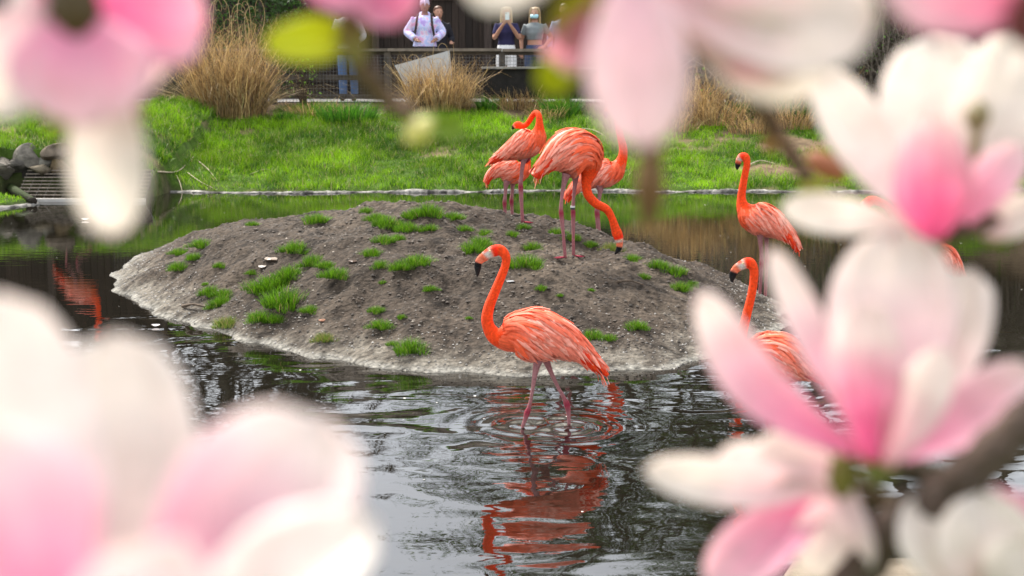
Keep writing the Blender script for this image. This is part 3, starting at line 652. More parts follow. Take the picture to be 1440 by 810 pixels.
MIDR = [(400, 752, 8, .9, OR), (364, 732, 22, .9, OR), (312, 708, 48, .85, PK), (260, 692, 78, .82, PK), (208, 690, 80, .82, CO), (165, 702, 54, .88, CO), (140, 695, 31, .95, OR), (129, 655, 20, 1, OR), (131, 608, 16, 1, OR), (142, 552, 14, 1, OR), (155, 492, 13, 1, OR), (162, 440, 13, 1, OR), (161, 405, 14, 1, OR), (150, 388, 17, .85, OR), (137, 387, 17, .75, OR), (127, 391, 15, .72, WH), (118, 396, 14, .7, WH), (109, 402, 13, .66, BP), (102, 410, 12, .64, BP), (99, 416, 12, .64, BK), (96, 428, 10, .6, BK), (95, 446, 3, .6, BK)]
g = on_z(1085, 586)
flamingo('flamingo wading behind the large magnolia blossom, dark bill pointing left', *Z6, MIDR,
         [dict(p=[(225, 755, 20, -.04), (226, 790, 11, -.04), (222, 830, 7, -.04), (218, 850, 10, -.04), (214, 900, 6, -.04), (210, 1010, 6, -.04)], j=3),
          dict(p=[(255, 755, 20, .05), (258, 790, 11, .05), (268, 830, 7, .05), (272, 850, 10, .05), (276, 900, 6, .05), (280, 1010, 6, .05)], j=3)],
         (1085, 586), g.y, seed=7, nf=560)
FARR = [(1352, 396, 3, .9, OR), (1345, 386, 7, .9, OR), (1335, 374, 14, .9, RD), (1323, 364, 20, .85, CO), (1308, 360, 22, .85, CO), (1296, 356, 19, .9, CO), (1280, 345, 11, .95, OR), (1268, 330, 7.5, 1, OR), (1255, 312, 6.5, 1, OR), (1242, 292, 6, 1, OR), (1230, 285, 6, 1, OR), (1219, 283, 7, .85, OR), (1212, 287, 7, .75, OR), (1207, 292, 6, .7, WH), (1204, 297, 5, .7, BP), (1202, 303, 4.5, .66, BK), (1201, 310, 1.5, .6, BK)]
g = on_z(1322, 432)
flamingo('flamingo leaning forward in the water behind the upper right blossom', (0, 0), 1, FARR,
         [dict(p=[(1312, 376, 8, -.04), (1313, 388, 4, -.04), (1314, 402, 3, -.04), (1314, 412, 3.6, -.04), (1315, 430, 2.6, -.04), (1316, 470, 2.6, -.04)], j=3),
          dict(p=[(1326, 376, 8, .05), (1327, 388, 4, .05), (1328, 402, 3, .05), (1328, 412, 3.6, .05), (1329, 430, 2.6, .05), (1330, 470, 2.6, .05)], j=3)],
         (1322, 432), g.y, seed=8, nf=380, feet=False)
LEFTB = [(64, 151, 1.6, .9, OR), (72, 144, 3, .9, OR), (82, 136, 6, .9, RD), (93, 129, 10, .85, PK), (105, 124, 11.5, .85, PK), (116, 119, 9.5, .9, CO), (123, 110, 5.5, .95, OR), (126, 100, 3.6, 1, OR), (126, 88, 3, 1, OR), (123, 77, 2.8, 1, OR), (121, 67, 2.8, 1, OR), (124, 60, 3.4, .85, OR), (130, 60, 3.5, .75, OR), (134, 63, 3, .7, WH), (137, 67, 2.6, .7, BP), (138, 72, 2, .66, BK), (138, 77, .8, .6, BK)]
g = at(100, 186, 20.6)
flamingo('flamingo on the grass bank above the stone wall, mostly behind hanging petals', (0, 0), 1, LEFTB,
         [dict(p=[(98, 134, 4, -.04), (96, 141, 2, -.04), (90, 152, 1.2, -.04), (85, 160, 1.6, -.04), (85, 166, 1.4, -.04), (86, 175, 1.1, -.04), (87, 186, 1.1, -.04)], j=3),
          dict(p=[(103, 134, 4, .05), (103, 142, 2, .05), (98, 154, 1.2, .05), (97, 163, 1.6, .05), (100, 169, 1.4, .05), (110, 176, 1.1, .05), (121, 184, 1.1, .05)], j=3)],
         (100, 186), 20.6, seed=9, nf=320)

# ------------------------------------------------------------------ stones, grate and mossy log at the left inlet
def rock(name, c, size, seed, col, label, cat='rock', group='boulders of the inlet wall', rz=0):
    r = np.random.default_rng(seed); nu, nv = 30, 20; V = []
    cuts = r.normal(0, 1, (11, 3)); cuts /= np.linalg.norm(cuts, axis=1)[:, None]; off = r.uniform(.45, .74, 11)
    for i in range(nv + 1):
        for j in range(nu):
            la, lo = math.pi * i / nv, 2 * math.pi * j / nu
            v = np.array([math.sin(la) * math.cos(lo), math.sin(la) * math.sin(lo), math.cos(la)])
            m = min([1.05] + [off[q] / max(v @ cuts[q], 1e-3) for q in range(11) if v @ cuts[q] > .05]); V.append(v * m * 1.15)
    Fc = [(i * nu + j, (i + 1) * nu + j, (i + 1) * nu + (j + 1) % nu, i * nu + (j + 1) % nu) for i in range(nv) for j in range(nu)]
    V = np.array(V) * np.array(size) * .5
    K = np.array(col) * np.array([.95, .86, .74]) * (1 + .7 * fbm(V[:, 0] * 14 + seed, V[:, 2] * 14, 3, seed))[:, None]
    o = add(name, V, Fc, M['stone'], None, K); o.location = c; o.rotation_euler = (r.uniform(-.2, .2), r.uniform(-.2, .2), rz)
    return tag(o, label, cat, group)
rocks = [((0, 235), (46, 42), (.17, .165, .16), 'grey squared boulder at the outer end of the inlet wall'),
         ((22, 233), (34, 34), (.10, .10, .10), 'dark charcoal boulder low in the inlet wall'),
         ((42, 222), (30, 32), (.15, .15, .145), 'mid grey pointed boulder standing in the inlet wall'),
         ((55, 238), (26, 15), (.13, .12, .10), 'small flat stone wedged beneath the inlet boulders'),
         ((64, 229), (24, 22), (.14, .145, .14), 'grey wedge shaped boulder in the middle of the inlet wall'),
         ((84, 229), (30, 26), (.20, .165, .115), 'tan brown boulder in the inlet wall beside the grate'),
         ((85, 215), (34, 22), (.13, .115, .10), 'dark brown rounded boulder on top of the inlet wall'),
         ((118, 226), (34, 28), (.14, .135, .125), 'grey boulder behind the hanging white petal'),
         ((160, 228), (40, 30), (.15, .14, .12), 'grey brown boulder at the inner end of the inlet wall')]
for i, ((px, py), (wp, hp), c, lb) in enumerate(rocks):
    Yd = 19.55 + .05 * (i % 3); s = Yd / F_PX
    rock('boulder', at(px, py, Yd), (wp * s * 1.45, wp * s * 1.2, hp * s * 1.1), 30 + i, c, lb, rz=i * .7)
g = empty('inlet_grate', at(112, 282, 18.95)); tag(g, 'rusty sloping metal bar grate below the boulder wall', 'grate')
gw = 1.72
for k in range(9):
    t = k / 8; m = MB(); m.box(-gw / 2, gw / 2, t * .55 - .008, t * .55 + .008, t * .33 + .02, t * .33 + .034, (.20, .16, .125)); m.build('bar', M['metal'], g)
for k in range(15):
    x = -gw / 2 + gw * k / 14; m = MB(); m.tube([(x, -.02, .0), (x, .28, .165), (x, .57, .335)], .0045, 5, (.05, .042, .035)); m.build('rod', M['metal'], g)
m = MB(); m.box(-gw / 2 - .03, gw / 2 + .03, -.06, -.02, -.03, .03, (.45, .43, .40)); m.build('sill', M['concrete'], g)
m = MB(); m.box(-gw / 2 - .1, gw / 2 - .06, .60, .66, -.4, .36, (.030, .026, .022)); m.build('back_plate', M['concrete'], g)
P = [on_z(12, 262, .12), on_z(28, 272, .12), on_z(48, 283, .05)]
P = hermite([list(v) for v in P], 14); V, Fc = tube_geo(P, np.linspace(.07, .045, 14), 9)
tag(add('mossy_log', V, Fc, M['bark'], None, np.where((V[:, 2] > .1)[:, None], [.022, .034, .006], [.03, .024, .018]), True), 'short mossy log on the grassy point by the grate', 'log')

# sticks on the far bank
for pts, r, lb in [([(222, 258), (250, 244), (272, 222)], .012, 'long pale stick leaning up the grass bank'), ([(277, 226), (292, 240), (306, 256)], .010, 'pale curved stick beside the long leaning one'),
                   ([(264, 244), (282, 258), (300, 266)], .009, 'thin pale twig near the far waterline'), ([(247, 245), (254, 262), (259, 272)], .008, 'short twig pointing down to the far waterline'),
                   ([(268, 212), (278, 206), (286, 201)], .009, 'small dry twig high on the grass bank'), ([(1052, 234), (1070, 229), (1090, 232)], .012, 'pale stick on the grass behind the upright flamingo'),
                   ([(818, 183), (835, 187), (850, 192)], .016, 'weathered stick on the bank behind the tall necked flamingo'), ([(352, 246), (372, 240), (384, 242)], .008, 'short dry stalk on the bare patch of bank')]:
    stick('fallen_stick', pts, r, lb, terrain, (.42, .35, .25))
g = on_z(860, 264); rock('shore_stone', (g.x, g.y - .02, .05), (.34, .3, .2), 71, (.05, .048, .045), 'dark wet stone at the far waterline behind the tall necked flamingo', group=None)

# ------------------------------------------------------------------ dry ornamental grass
def dry_clump(px, py, Y, wid, hei, n, label, seed, spread=.28, group='dry grass clumps along the fence', curl=.35, name='dry_grass_clump'):
    r = np.random.default_rng(seed); p = at(px, py, Y); root = empty(name, (p.x, Y, float(terrain(p.x, Y)) - .02)); tag(root, label, 'dry grass', group)
    a = r.uniform(0, 6.28, n); rr = np.sqrt(r.uniform(0, 1, n)) * wid / 2
    b = np.stack([rr * np.cos(a), rr * np.sin(a) * .7, np.zeros(n)], 1)
    lean = b[:, :2] / (wid / 2 + 1e-6) * spread * r.uniform(.2, 1.7, n)[:, None] + r.normal(0, .17, (n, 2))
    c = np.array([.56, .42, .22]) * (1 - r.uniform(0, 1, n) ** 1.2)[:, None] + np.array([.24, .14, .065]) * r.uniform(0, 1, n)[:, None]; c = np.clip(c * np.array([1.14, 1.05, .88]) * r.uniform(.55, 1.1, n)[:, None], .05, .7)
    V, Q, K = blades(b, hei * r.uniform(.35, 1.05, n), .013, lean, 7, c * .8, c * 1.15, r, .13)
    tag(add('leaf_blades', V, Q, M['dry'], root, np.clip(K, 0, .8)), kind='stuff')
    nb = n // 6; a = r.uniform(0, 6.28, nb); b = np.stack([np.cos(a) * wid * .45, np.sin(a) * wid * .3, np.zeros(nb)], 1)
    lean = np.stack([np.cos(a), np.sin(a) * .6], 1) * r.uniform(.4, 1.9, nb)[:, None]
    V, Q, K = blades(b, hei * r.uniform(.35, .7, nb), .014, lean, 7, np.tile([.34, .24, .12], (nb, 1)), np.tile([.40, .30, .16], (nb, 1)), r, .16)
    tag(add('fallen_blades', V, Q, M['dry'], root, K), kind='stuff')
    for q in range(max(2, int(n / 110))):                 # stalks with curled dead leaves
        x = r.uniform(-.4, .4) * wid; h = hei * r.uniform(.9, 1.25); lx = r.normal(0, .14)
        P = [(x, 0, 0), (x + lx * .3, r.normal(0, .05), h * .5), (x + lx, r.normal(0, .08), h * .85)]
        sg = 1 if r.uniform() < .5 else -1; cr = .05 + .05 * r.uniform()
        P += [(x + lx + sg * cr * .6, 0, h * .97), (x + lx + sg * cr * 1.7, 0, h), (x + lx + sg * cr * 2.5, 0, h * .95), (x + lx + sg * cr * 2.4, 0, h * .90), (x + lx + sg * cr * 1.9, 0, h * .91)] if r.uniform() < curl * 2 else [(x + lx * 1.3, 0, h)]
        P = hermite(P, 24); V, Fc = tube_geo(P, np.linspace(.007, .003, 24), 5); add('stalk', V, Fc, M['dry'], root, np.tile([.46, .33, .17], (len(V), 1)))
    return root
dry_clump(322, 155, 24.3, 1.25, 1.75, 1500, 'tallest tawny dry grass clump leaning over the lawn', 1, .40)
dry_clump(618, 152, 24.7, 1.05, 1.0, 1100, 'bushy dry grass clump in front of the white board', 2, .42)
dry_clump(732, 150, 25.0, .9, .42, 420, 'low matted dry grass below the dark sign board', 3, .5, curl=.05)
dry_clump(905, 175, 24.4, .8, .55, 300, 'dry grass clump behind the long hanging petal', 7, .5, curl=.1)
dry_clump(975, 175, 24.3, .9, .95, 520, 'ragged dry grass clump by the dark rail beyond the petals', 4, .5)
dry_clump(1085, 172, 24.4, .8, 1.25, 420, 'thin upright dry grass clump at the foot of the bramble slope', 5, .35)
dry_clump(1160, 170, 24.6, .9, .8, 300, 'sparse dry grass clump beside the bramble slope', 6, .5)
for i_, (px, py, Y, wid, hei, n, lb) in enumerate([(945, 190, 23.6, .9, .5, 260, 'low broken dry stalks beside the long hanging petal'), (1005, 185, 23.9, 1.0, .7, 300, 'bent dry stalks in front of the ragged clump'), (1060, 195, 23.4, .8, .45, 220, 'flattened straw patch on the bank behind the upright flamingo'), (1110, 200, 23.6, .8, .6, 220, 'straw clump under the orange bud'), (770, 165, 24.4, .7, .3, 200, 'flattened straw below the sign board end'), (440, 168, 24.4, .9, .28, 260, 'flattened straw beside the jeans wearer')]):
    dry_clump(px, py, Y, wid, hei, n, lb, 20 + i_, .9, curl=.1)
def green_clump(px, py, Y, wid, hei, n, label, seed):
    r = np.random.default_rng(seed); p = at(px, py, Y); a = r.uniform(0, 6.28, n); rr = np.sqrt(r.uniform(0, 1, n)) * wid / 2
    b = np.stack([rr * np.cos(a), rr * np.sin(a) * .8, np.zeros(n)], 1); lean = b[:, :2] / wid * 1.1 + r.normal(0, .25, (n, 2))
    cb = grass_cols(n, r, np.array([.02, .09, .008]), np.array([.12, .34, .02]), .02); V, Q, K = blades(b, hei * r.uniform(.5, 1.1, n), .013, lean, 4, cb * .6, cb, r)
    o = add('tall_grass_clump', V, Q, M['blade'], None, K); o.location = (p.x, Y, float(terrain(p.x, Y)) - .02); tag(o, label, 'grass', 'lush grass clumps on the far bank')
for a in [(490, 178, 24.0, 1.0, .36, 700, 'lush green grass clump at the feet of the jeans wearer', 1), (790, 158, 24.5, .6, .42, 420, 'lush green grass clump below the right end of the dark sign board', 2), (684, 150, 24.8, .35, .3, 200, 'small green grass clump by the sign board post', 3),
          (1040, 155, 24.4, .55, .34, 320, 'green grass clump between ragged dry stalks', 4), (400, 172, 24.0, .4, .2, 160, 'low green weeds beside the tallest dry clump', 5), (1120, 190, 24.2, .9, .5, 420, 'dark green leafy clump under the bramble slope', 6), (870, 200, 23.6, .5, .25, 200, 'low green clump under the long hanging petal', 7)]: green_clump(*a)

# ------------------------------------------------------------------ fence, sign board, white board, timber wall
FY = 25.45; wc = (.085, .070, .055)
f = empty('rail_fence', (0, FY, 1.05)); tag(f, 'weathered wooden rail fence with wire mesh along the path', 'fence')
fx0, fx1 = at(150, 100, FY).x, at(1215, 100, FY).x
r = np.random.default_rng(2)
posts = [at(px, 100, FY).x for px in (225, 384, 545, 706, 867, 1028, 1189)]
for i, x in enumerate(posts):
    m = MB(); m.box(x - .055, x + .055, -.05, .05, -.1, .92, np.array(wc) * r.uniform(.8, 1.2)); m.build('post', M['wood'], f)
for a, b in zip([fx0] + posts, posts + [fx1]):
    for z, h, d0, d1 in ((.925, .05, -.09, .09), (.86, .10, .055, .085), (.42, .09, .055, .085), (.10, .09, .055, .085)):
        m = MB(); j = r.uniform(-.008, .008); m.box(a + .004, b - .004, d0, d1, z + j, z + h + j, np.array(wc) * r.uniform(.85, 1.25) * (1.7 if z > .9 else 1)); m.build('rail', M['wood'], f)
m = MB()
for z in np.arange(-.02, .86, .06): m.box(fx0, fx1, -.062, -.058, z - .0025, z + .0025, (.10, .095, .09))
for x in np.arange(fx0, fx1, .06): m.box(x - .0025, x + .0025, -.066, -.063, -.04, .86, (.10, .095, .09))
tag(m.build('wire_mesh', M['metal'], f), kind='stuff')
# dark sign board seen from the back
SY = 25.0; a0, a1 = at(680, 96, SY), at(862, 100, SY); zt, zb = a0.z, at(680, 137, SY).z
sg = empty('sign_board', ((a0.x + a1.x) / 2, SY, 1.0)); tag(sg, 'low black sign board with a pale ledge in front of the fence', 'sign'); hw = (a1.x - a0.x) / 2
m = MB(); m.box(-hw, hw, -.02, .02, zb - 1.0, zt - 1.0 - .012, (.014, .012, .011)); m.build('panel', M['wood'], sg)
m = MB(); m.box(-hw - .04, hw + .04, -.10, .12, zt - 1.0 - .008, zt - 1.0 + .025, (.22, .205, .19)); m.build('ledge', M['wood'], sg)
for x in (-hw + .06, hw * .30, hw - .08):
    m = MB(); m.box(x - .04, x + .04, .025, .09, -.15, zt - 1.0 - .012, (.04, .035, .03)); m.build('post', M['wood'], sg)
WY = 25.05; c = at(588, 108, WY)
wb = empty('white_board', (c.x, WY, at(588, 145, WY).z)); tag(wb, 'tilted plain white board behind the bushy dry clump', 'board')
q = [at(*p, WY) for p in ((555, 92), (632, 71), (640, 142), (583, 146))]
V = [(p.x - c.x, dy, p.z - wb.location.z) for dy in (-.012, .012) for p in q]
add('panel', V, [(0, 3, 2, 1), (4, 5, 6, 7), (0, 1, 5, 4), (1, 2, 6, 5), (2, 3, 7, 6), (3, 0, 4, 7)], M['plastic'], wb, np.tile([.42, .43, .44], (8, 1)))
m = MB(); m.tube([(.05, .03, -.25), (.06, .03, .3), (.07, .03, .75)], .018, 6, (.09, .07, .06)); m.build('stake', M['wood'], wb)
# wire stake and thin green stems beside it
tw = empty('timber_wall', (0, 31, 1.0)); tag(tw, 'dark brown vertical board wall behind the path', 'wall')
x = -17.0; r = np.random.default_rng(6); top = 3.5
while x < 6.2:
    wd = .145 * r.uniform(.95, 1.05); cc = np.array([.024, .016, .012]) * r.uniform(.6, 1.4)
    m = MB(); m.box(x, x + wd - .010, r.uniform(-.008, .008), .04, .05, top + r.uniform(-.01, .01), cc); m.build('plank', M['plank'], tw); x += wd
for z in (.35, 2.05, 3.35):
    m = MB(); m.box(-17, 6.2, -.06, -.015, z, z + .13, (.045, .03, .022)); m.build('rail', M['plank'], tw)
for px in range(-2, 5):
    xx = at(370, 0, 31).x + px * 2.4; m = MB(); m.box(xx - .08, xx + .08, -.13, -.065, 0, top + .06, (.05, .036, .03)); m.build('post', M['plank'], tw)
m = MB(); m.box(-17, 6.2, .045, .25, 0, top - .03, (.02, .015, .012)); m.build('backing', M['plank'], tw)
# black bundle under the tall dry clump
b = at(262, 100, 25.2); V = []; nu, nv = 26, 18; r = np.random.default_rng(9)
for i in range(nv + 1):
    for j in range(nu):
        la, lo = math.pi * i / nv, 2 * math.pi * j / nu; s = 1 + .10 * math.sin(lo * 5 + la * 4) + .07 * math.sin(lo * 9 - la * 7) + r.normal(0, .015)
        V.append((.40 * s * math.sin(la) ** .7 * math.cos(lo), .3 * s * math.sin(la) ** .7 * math.sin(lo), .55 + .57 * math.cos(la) * (1 + .04 * math.sin(lo * 3))))
Fc = [(i * nu + j, (i + 1) * nu + j, (i + 1) * nu + (j + 1) % nu, i * nu + (j + 1) % nu) for i in range(nv) for j in range(nu)]
o = add('wrapped_bundle', V, Fc, M['plastic'], None, np.tile([.016, .019, .028], (len(V), 1)), True); o.location = (b.x, 24.95, float(terrain(b.x, 24.95)) - .03); tag(o, 'black plastic wrapped bundle behind the tallest dry clump', 'bundle')

# ------------------------------------------------------------------ people
def lerp(a, b, t): return np.asarray(a, float) * (1 - t) + np.asarray(b, float) * t
def oval(mb, rows, seg=18, col=(1, 1, 1)):
    """rows of (x, y, z, half width, half depth)"""
    rows = np.array(rows, float); th = np.arange(seg) / seg * 2 * np.pi; n = len(rows)
    V = np.stack([rows[:, None, 0] + rows[:, None, 3] * np.cos(th), rows[:, None, 1] + rows[:, None, 4] * np.sin(th), np.repeat(rows[:, None, 2], seg, 1)], 2).reshape(-1, 3)
    Fc = [(i * seg + j, i * seg + (j + 1) % seg, (i + 1) * seg + (j + 1) % seg, (i + 1) * seg + j) for i in range(n - 1) for j in range(seg)] + [tuple(range(seg))[::-1], tuple((n - 1) * seg + j for j in range(seg))]
    mb.put(V, Fc, col)
def fuse(o, vox):
    md = o.modifiers.new('r', 'REMESH'); md.mode = 'VOXEL'; md.voxel_size = vox; sm = o.modifiers.new('s', 'SMOOTH'); sm.iterations = 3; sm.factor = .5
    dg = bpy.context.evaluated_depsgraph_get(); me = bpy.data.meshes.new_from_object(o.evaluated_get(dg)); o.modifiers.clear(); o.data = me
    me.polygons.foreach_set('use_smooth', np.ones(len(me.polygons), dtype=bool)); return o
def solid(me, c):
    if 'Col' in me.color_attributes: me.color_attributes.remove(me.color_attributes['Col'])
    ca = me.color_attributes.new('Col', 'FLOAT_COLOR', 'POINT'); ca.data.foreach_set('color', np.tile([*c, 1], len(me.vertices)).astype(np.float32))
SKIN = (.40, .21, .14)
def hand(mb, wrist, d, up, side):
    w, d, up = np.array(wrist, float), np.array(d, float), np.array(up, float); d /= np.linalg.norm(d); sd_ = np.cross(d, up); sd_ /= np.linalg.norm(sd_); up = np.cross(sd_, d)
    V, Fc = tube_geo(np.array([w, w + d * .03, w + d * .085]), [.024, .036, .036], 10, .5); mb.put(V, Fc)
    for k, ln in enumerate((.066, .075, .070, .055)):
        b = w + d * .08 + sd_ * (k - 1.5) * .019; V, Fc = tube_geo(np.array([b, b + d * ln * .5 - up * .006, b + d * ln * .85 - up * .030]), [.0095, .009, .008], 7); mb.put(V, Fc)
    b = w + d * .03 - sd_ * side * .028; V, Fc = tube_geo(np.array([b, b + d * .03 - sd_ * side * .022, b + d * .06 - sd_ * side * .026 - up * .01]), [.011, .010, .009], 7); mb.put(V, Fc)
def person(px, Y, h, label, arms, top, topc, bottom, bc, hair, hc, skin=SKIN, mask=None, sleeve='short', shoe=(.6, .6, .6), turn=0.0, topmat=None, hood=False, legx=.10, crop=1.0):
    x = at(px, 100, Y).x; root = empty('person', (x, Y, 1.09), turn); tag(root, label, 'person', 'visitors behind the fence'); s = h / 1.7
    mb = MB()
    tor = [(0, 0, .84, .15, .10), (0, 0, .92, .165, .115), (0, 0, 1.02, .145, .10), (0, 0, 1.12, .135, .095), (0, -.01, 1.25, .155, .115), (0, 0, 1.35, .17, .105), (0, .01, 1.41, .14, .08), (0, .012, 1.45, .07, .06), (0, .005, 1.50, .053, .053), (0, -.005, 1.56, .05, .052)]
    oval(mb, tor)
    hd = [(0, -.02, 1.495, .030, .040), (0, -.025, 1.515, .052, .070), (0, -.018, 1.56, .068, .088), (0, -.010, 1.60, .074, .094), (0, 0, 1.645, .075, .095), (0, .005, 1.685, .062, .080), (0, .005, 1.708, .035, .048), (0, .005, 1.716, .01, .01)]
    oval(mb, hd)
    mb.tube([(0, -.10, 1.62), (0, -.116, 1.595), (0, -.124, 1.578), (0, -.10, 1.572)], [.009, .013, .016, .01], 8)
    for sg_ in (-1, 1): mb.tube([(sg_ * .072, 0, 1.59), (sg_ * .084, .005, 1.605), (sg_ * .076, .008, 1.63)], [.008, .014, .009], 6)
    for sg_ in (-1, 1):
        mb.tube(hermite([(sg_ * .085, 0, .90), (sg_ * legx, -.01, .70), (sg_ * legx, -.015, .49), (sg_ * legx, .015, .32), (sg_ * legx, .02, .09), (sg_ * legx, .02, .05)], 14), hermite([[.088, 0], [.078, 0], [.056, 0], [.055, 0], [.038, 0], [.04, 0]], 14)[:, 0], 12)
    A = []
    for sg_, (el, wr, hdv, hup) in zip((-1, 1), arms):
        P = hermite([(sg_ * .155, .005, 1.395), lerp((sg_ * .165, .005, 1.385), el, .5), el, lerp(el, wr, .5), wr], 16); rr = np.interp(np.linspace(0, 1, 16), [0, .25, .5, .75, 1], [.052, .048, .041, .036, .026])
        mb.tube(P, rr, 12); A.append((P, rr)); hand(mb, wr, hdv, hup, sg_)
    o = fuse(mb.build('body', M['skin'], root), .0085); solid(o.data, skin)
    if not o.data.materials: o.data.materials.append(M['skin'])
    # clothing
    mb = MB(); z0 = .88 if crop >= 1 else 1.04
    g_ = .014 if sleeve == 'short' else (.045 if hood else .026)
    rows = [r_ for r_ in tor if r_[2] >= z0 and r_[2] <= 1.45]; rows = [(r_[0], r_[1], r_[2], r_[3] + g_ - (.012 if r_[2] > 1.44 else 0), r_[4] + g_ - (.012 if r_[2] > 1.44 else 0)) for r_ in rows]
    oval(mb, rows, 22)
    for P, rr in A:
        e = 6 if sleeve == 'short' else 15; mb.tube(P[:e], rr[:e] + g_ * (.9 if sleeve == 'short' else .7), 12)
    if hood: oval(mb, [(0, .03, 1.40, .12, .09), (0, .055, 1.44, .12, .085), (0, .06, 1.49, .10, .06), (0, .06, 1.52, .06, .03)])
    t = fuse(mb.build(top, topmat or M['cloth'], root), .012); solid(t.data, topc)
    if not t.data.materials: t.data.materials.append(topmat or M['cloth'])
    mb = MB(); oval(mb, [(0, 0, .80, .16, .112), (0, 0, .92, .180, .13), (0, 0, 1.03, .160, .115)])
    ze = .62 if bottom == 'shorts' else .08
    for sg_ in (-1, 1):
        P = hermite([(sg_ * .085, 0, .88), (sg_ * legx, -.005, .70), (sg_ * legx, -.01, max(ze, .49)), (sg_ * legx, .015, ze)], 12); mb.tube(P, np.linspace(.102, .088 if bottom == 'shorts' else .066, 12), 14)
    t = fuse(mb.build(bottom, M['cloth'], root), .014); solid(t.data, bc)
    if not t.data.materials: t.data.materials.append(M['cloth'])
    for sg_ in (-1, 1):
        mb = MB(); V, Fc = tube_geo(np.array([(sg_ * legx, .06, .045), (sg_ * legx, .02, .055), (sg_ * legx, -.08, .04), (sg_ * legx, -.17, .03), (sg_ * legx, -.19, .025)]), [.04, .048, .045, .038, .02], 10); V[:, 2] = np.maximum(V[:, 2], 0); mb.put(V, Fc, shoe); mb.build('shoe', M['cloth'], root, True)
    # hair
    mb = MB(); off = .014
    if hair != 'cap':
        oval(mb, [(0, .03, 1.60, .080, .075), (0, .025, 1.645, .088, .092), (0, .012, 1.69, .078, .094), (0, .008, 1.72, .05, .062), (0, .008, 1.733, .015, .02)])
        if hair == 'long':
            for sg_ in (-1, 1): mb.tube(hermite([(sg_ * .045, -.03, 1.715), (sg_ * .078, -.02, 1.66), (sg_ * .088, .0, 1.56), (sg_ * .095, -.01, 1.44), (sg_ * .085, -.035, 1.36)], 14), np.linspace(.030, .024, 14), 9)
            oval(mb, [(0, .09, 1.34, .08, .025), (0, .085, 1.45, .10, .035), (0, .06, 1.55, .09, .06), (0, .04, 1.64, .085, .075)])
    else:
        oval(mb, [(0, .015, 1.62, .086, .10), (0, .01, 1.67, .088, .10), (0, .01, 1.715, .066, .075), (0, .01, 1.735, .02, .03)]); V, Fc = tube_geo(np.array([(0, -.07, 1.665), (0, -.13, 1.655), (0, -.165, 1.648)]), [.07, .06, .02], 12, .14); mb.put(V, Fc)
    t = fuse(mb.build('hair' if hair != 'cap' else 'cap', M['hair'] if hair != 'cap' else M['cloth'], root), .010); solid(t.data, hc)
    if not t.data.materials: t.data.materials.append(M['hair'])
    for sg_ in (-1, 1):
        mb = MB(); oval(mb, [(sg_ * .030, -.098, 1.613, .004, .004), (sg_ * .030, -.100, 1.618, .011, .006), (sg_ * .030, -.098, 1.624, .004, .004)], 8, (.03, .02, .015)); mb.build('eye', M['plastic'], root, True)
    if mask is not None:
        V, nn_ = [], 9
        for i in range(5):
            for j in range(nn_):
                a = (j - 4) / 4 * 1.25; z = 1.512 + i * .020; rr = (.062, .076, .082, .081, .078)[i]; V.append((rr * math.sin(a), -.030 - (.075, .098, .106, .100, .080)[i] * math.cos(a), z))
        Fc = [(i * nn_ + j, i * nn_ + j + 1, (i + 1) * nn_ + j + 1, (i + 1) * nn_ + j) for i in range(4) for j in range(nn_ - 1)]
        mo = add('face_mask', V, Fc, M['cloth'], root, np.tile(mask, (len(V), 1)), True); sm = mo.modifiers.new('t', 'SOLIDIFY'); sm.thickness = .004
    else:
        mb = MB(); oval(mb, [(0, -.103, 1.537, .004, .003), (0, -.106, 1.543, .022, .006), (0, -.104, 1.549, .004, .003)], 10, (.35, .12, .10)); mb.build('mouth', M['skin'], root, True)
    root.scale = (s, s, s); return root
PY = 26.35
p1 = person(598, PY, 1.80, 'person in a pastel tie dye hoodie with a pale cap resting hands on the rail', [((-.30, .02, 1.17), (-.17, -.20, 1.03), (.5, -.8, -.1), (0, 0, 1)), ((.30, .02, 1.17), (.17, -.20, 1.03), (-.5, -.8, -.1), (0, 0, 1))], 'hoodie', (1, 1, 1), 'trousers', (.07, .065, .07), 'cap', (.52, .47, .62), sleeve='long', topmat=M['tiedye'], hood=True, skin=(.28, .14, .095), turn=.12)
bp = empty('backpack', (p1.location.x, PY, 1.09)); bp.scale = p1.scale; tag(bp, 'dark backpack worn by the person in the tie dye hoodie', 'backpack')
m = MB(); oval(m, [(0, .19, .98, .13, .05), (0, .21, 1.02, .16, .08), (0, .21, 1.25, .16, .085), (0, .20, 1.38, .13, .07), (0, .19, 1.42, .07, .03)], 16, (.05, .035, .03)); m.build('bag', M['cloth'], bp, True)
for sg_ in (-1, 1):
    m = MB(); m.tube(hermite([(sg_ * .10, .14, 1.42), (sg_ * .115, .03, 1.472), (sg_ * .125, -.09, 1.42), (sg_ * .14, -.155, 1.27), (sg_ * .165, -.12, 1.12), (sg_ * .165, .06, 1.05)], 20), .020, 8, (.045, .035, .03), .5); m.build('strap', M['cloth'], bp, True)
person(617, PY + .75, 1.70, 'person in black standing behind the tie dye hoodie wearer', [((-.26, .02, 1.13), (-.22, -.08, .90), (0, -.3, -1), (0, -1, 0)), ((.26, .02, 1.13), (.20, -.16, 1.05), (-.2, -.9, 0), (0, 0, 1))], 'jacket', (.022, .022, .028), 'trousers', (.03, .03, .04), 'short', (.10, .04, .02), sleeve='long', turn=.3)
p2 = person(712, PY, 1.67, 'blonde person in a navy top and white shorts raising a phone', [((-.22, -.10, 1.15), (-.05, -.30, 1.40), (.45, -.1, .8), (0, 1, .2)), ((.24, -.10, 1.15), (.07, -.30, 1.39), (-.35, -.1, .85), (0, 1, .2))], 't_shirt', (.030, .028, .075), 'shorts', (.72, .72, .72), 'long', (.40, .29, .16), sleeve='short')
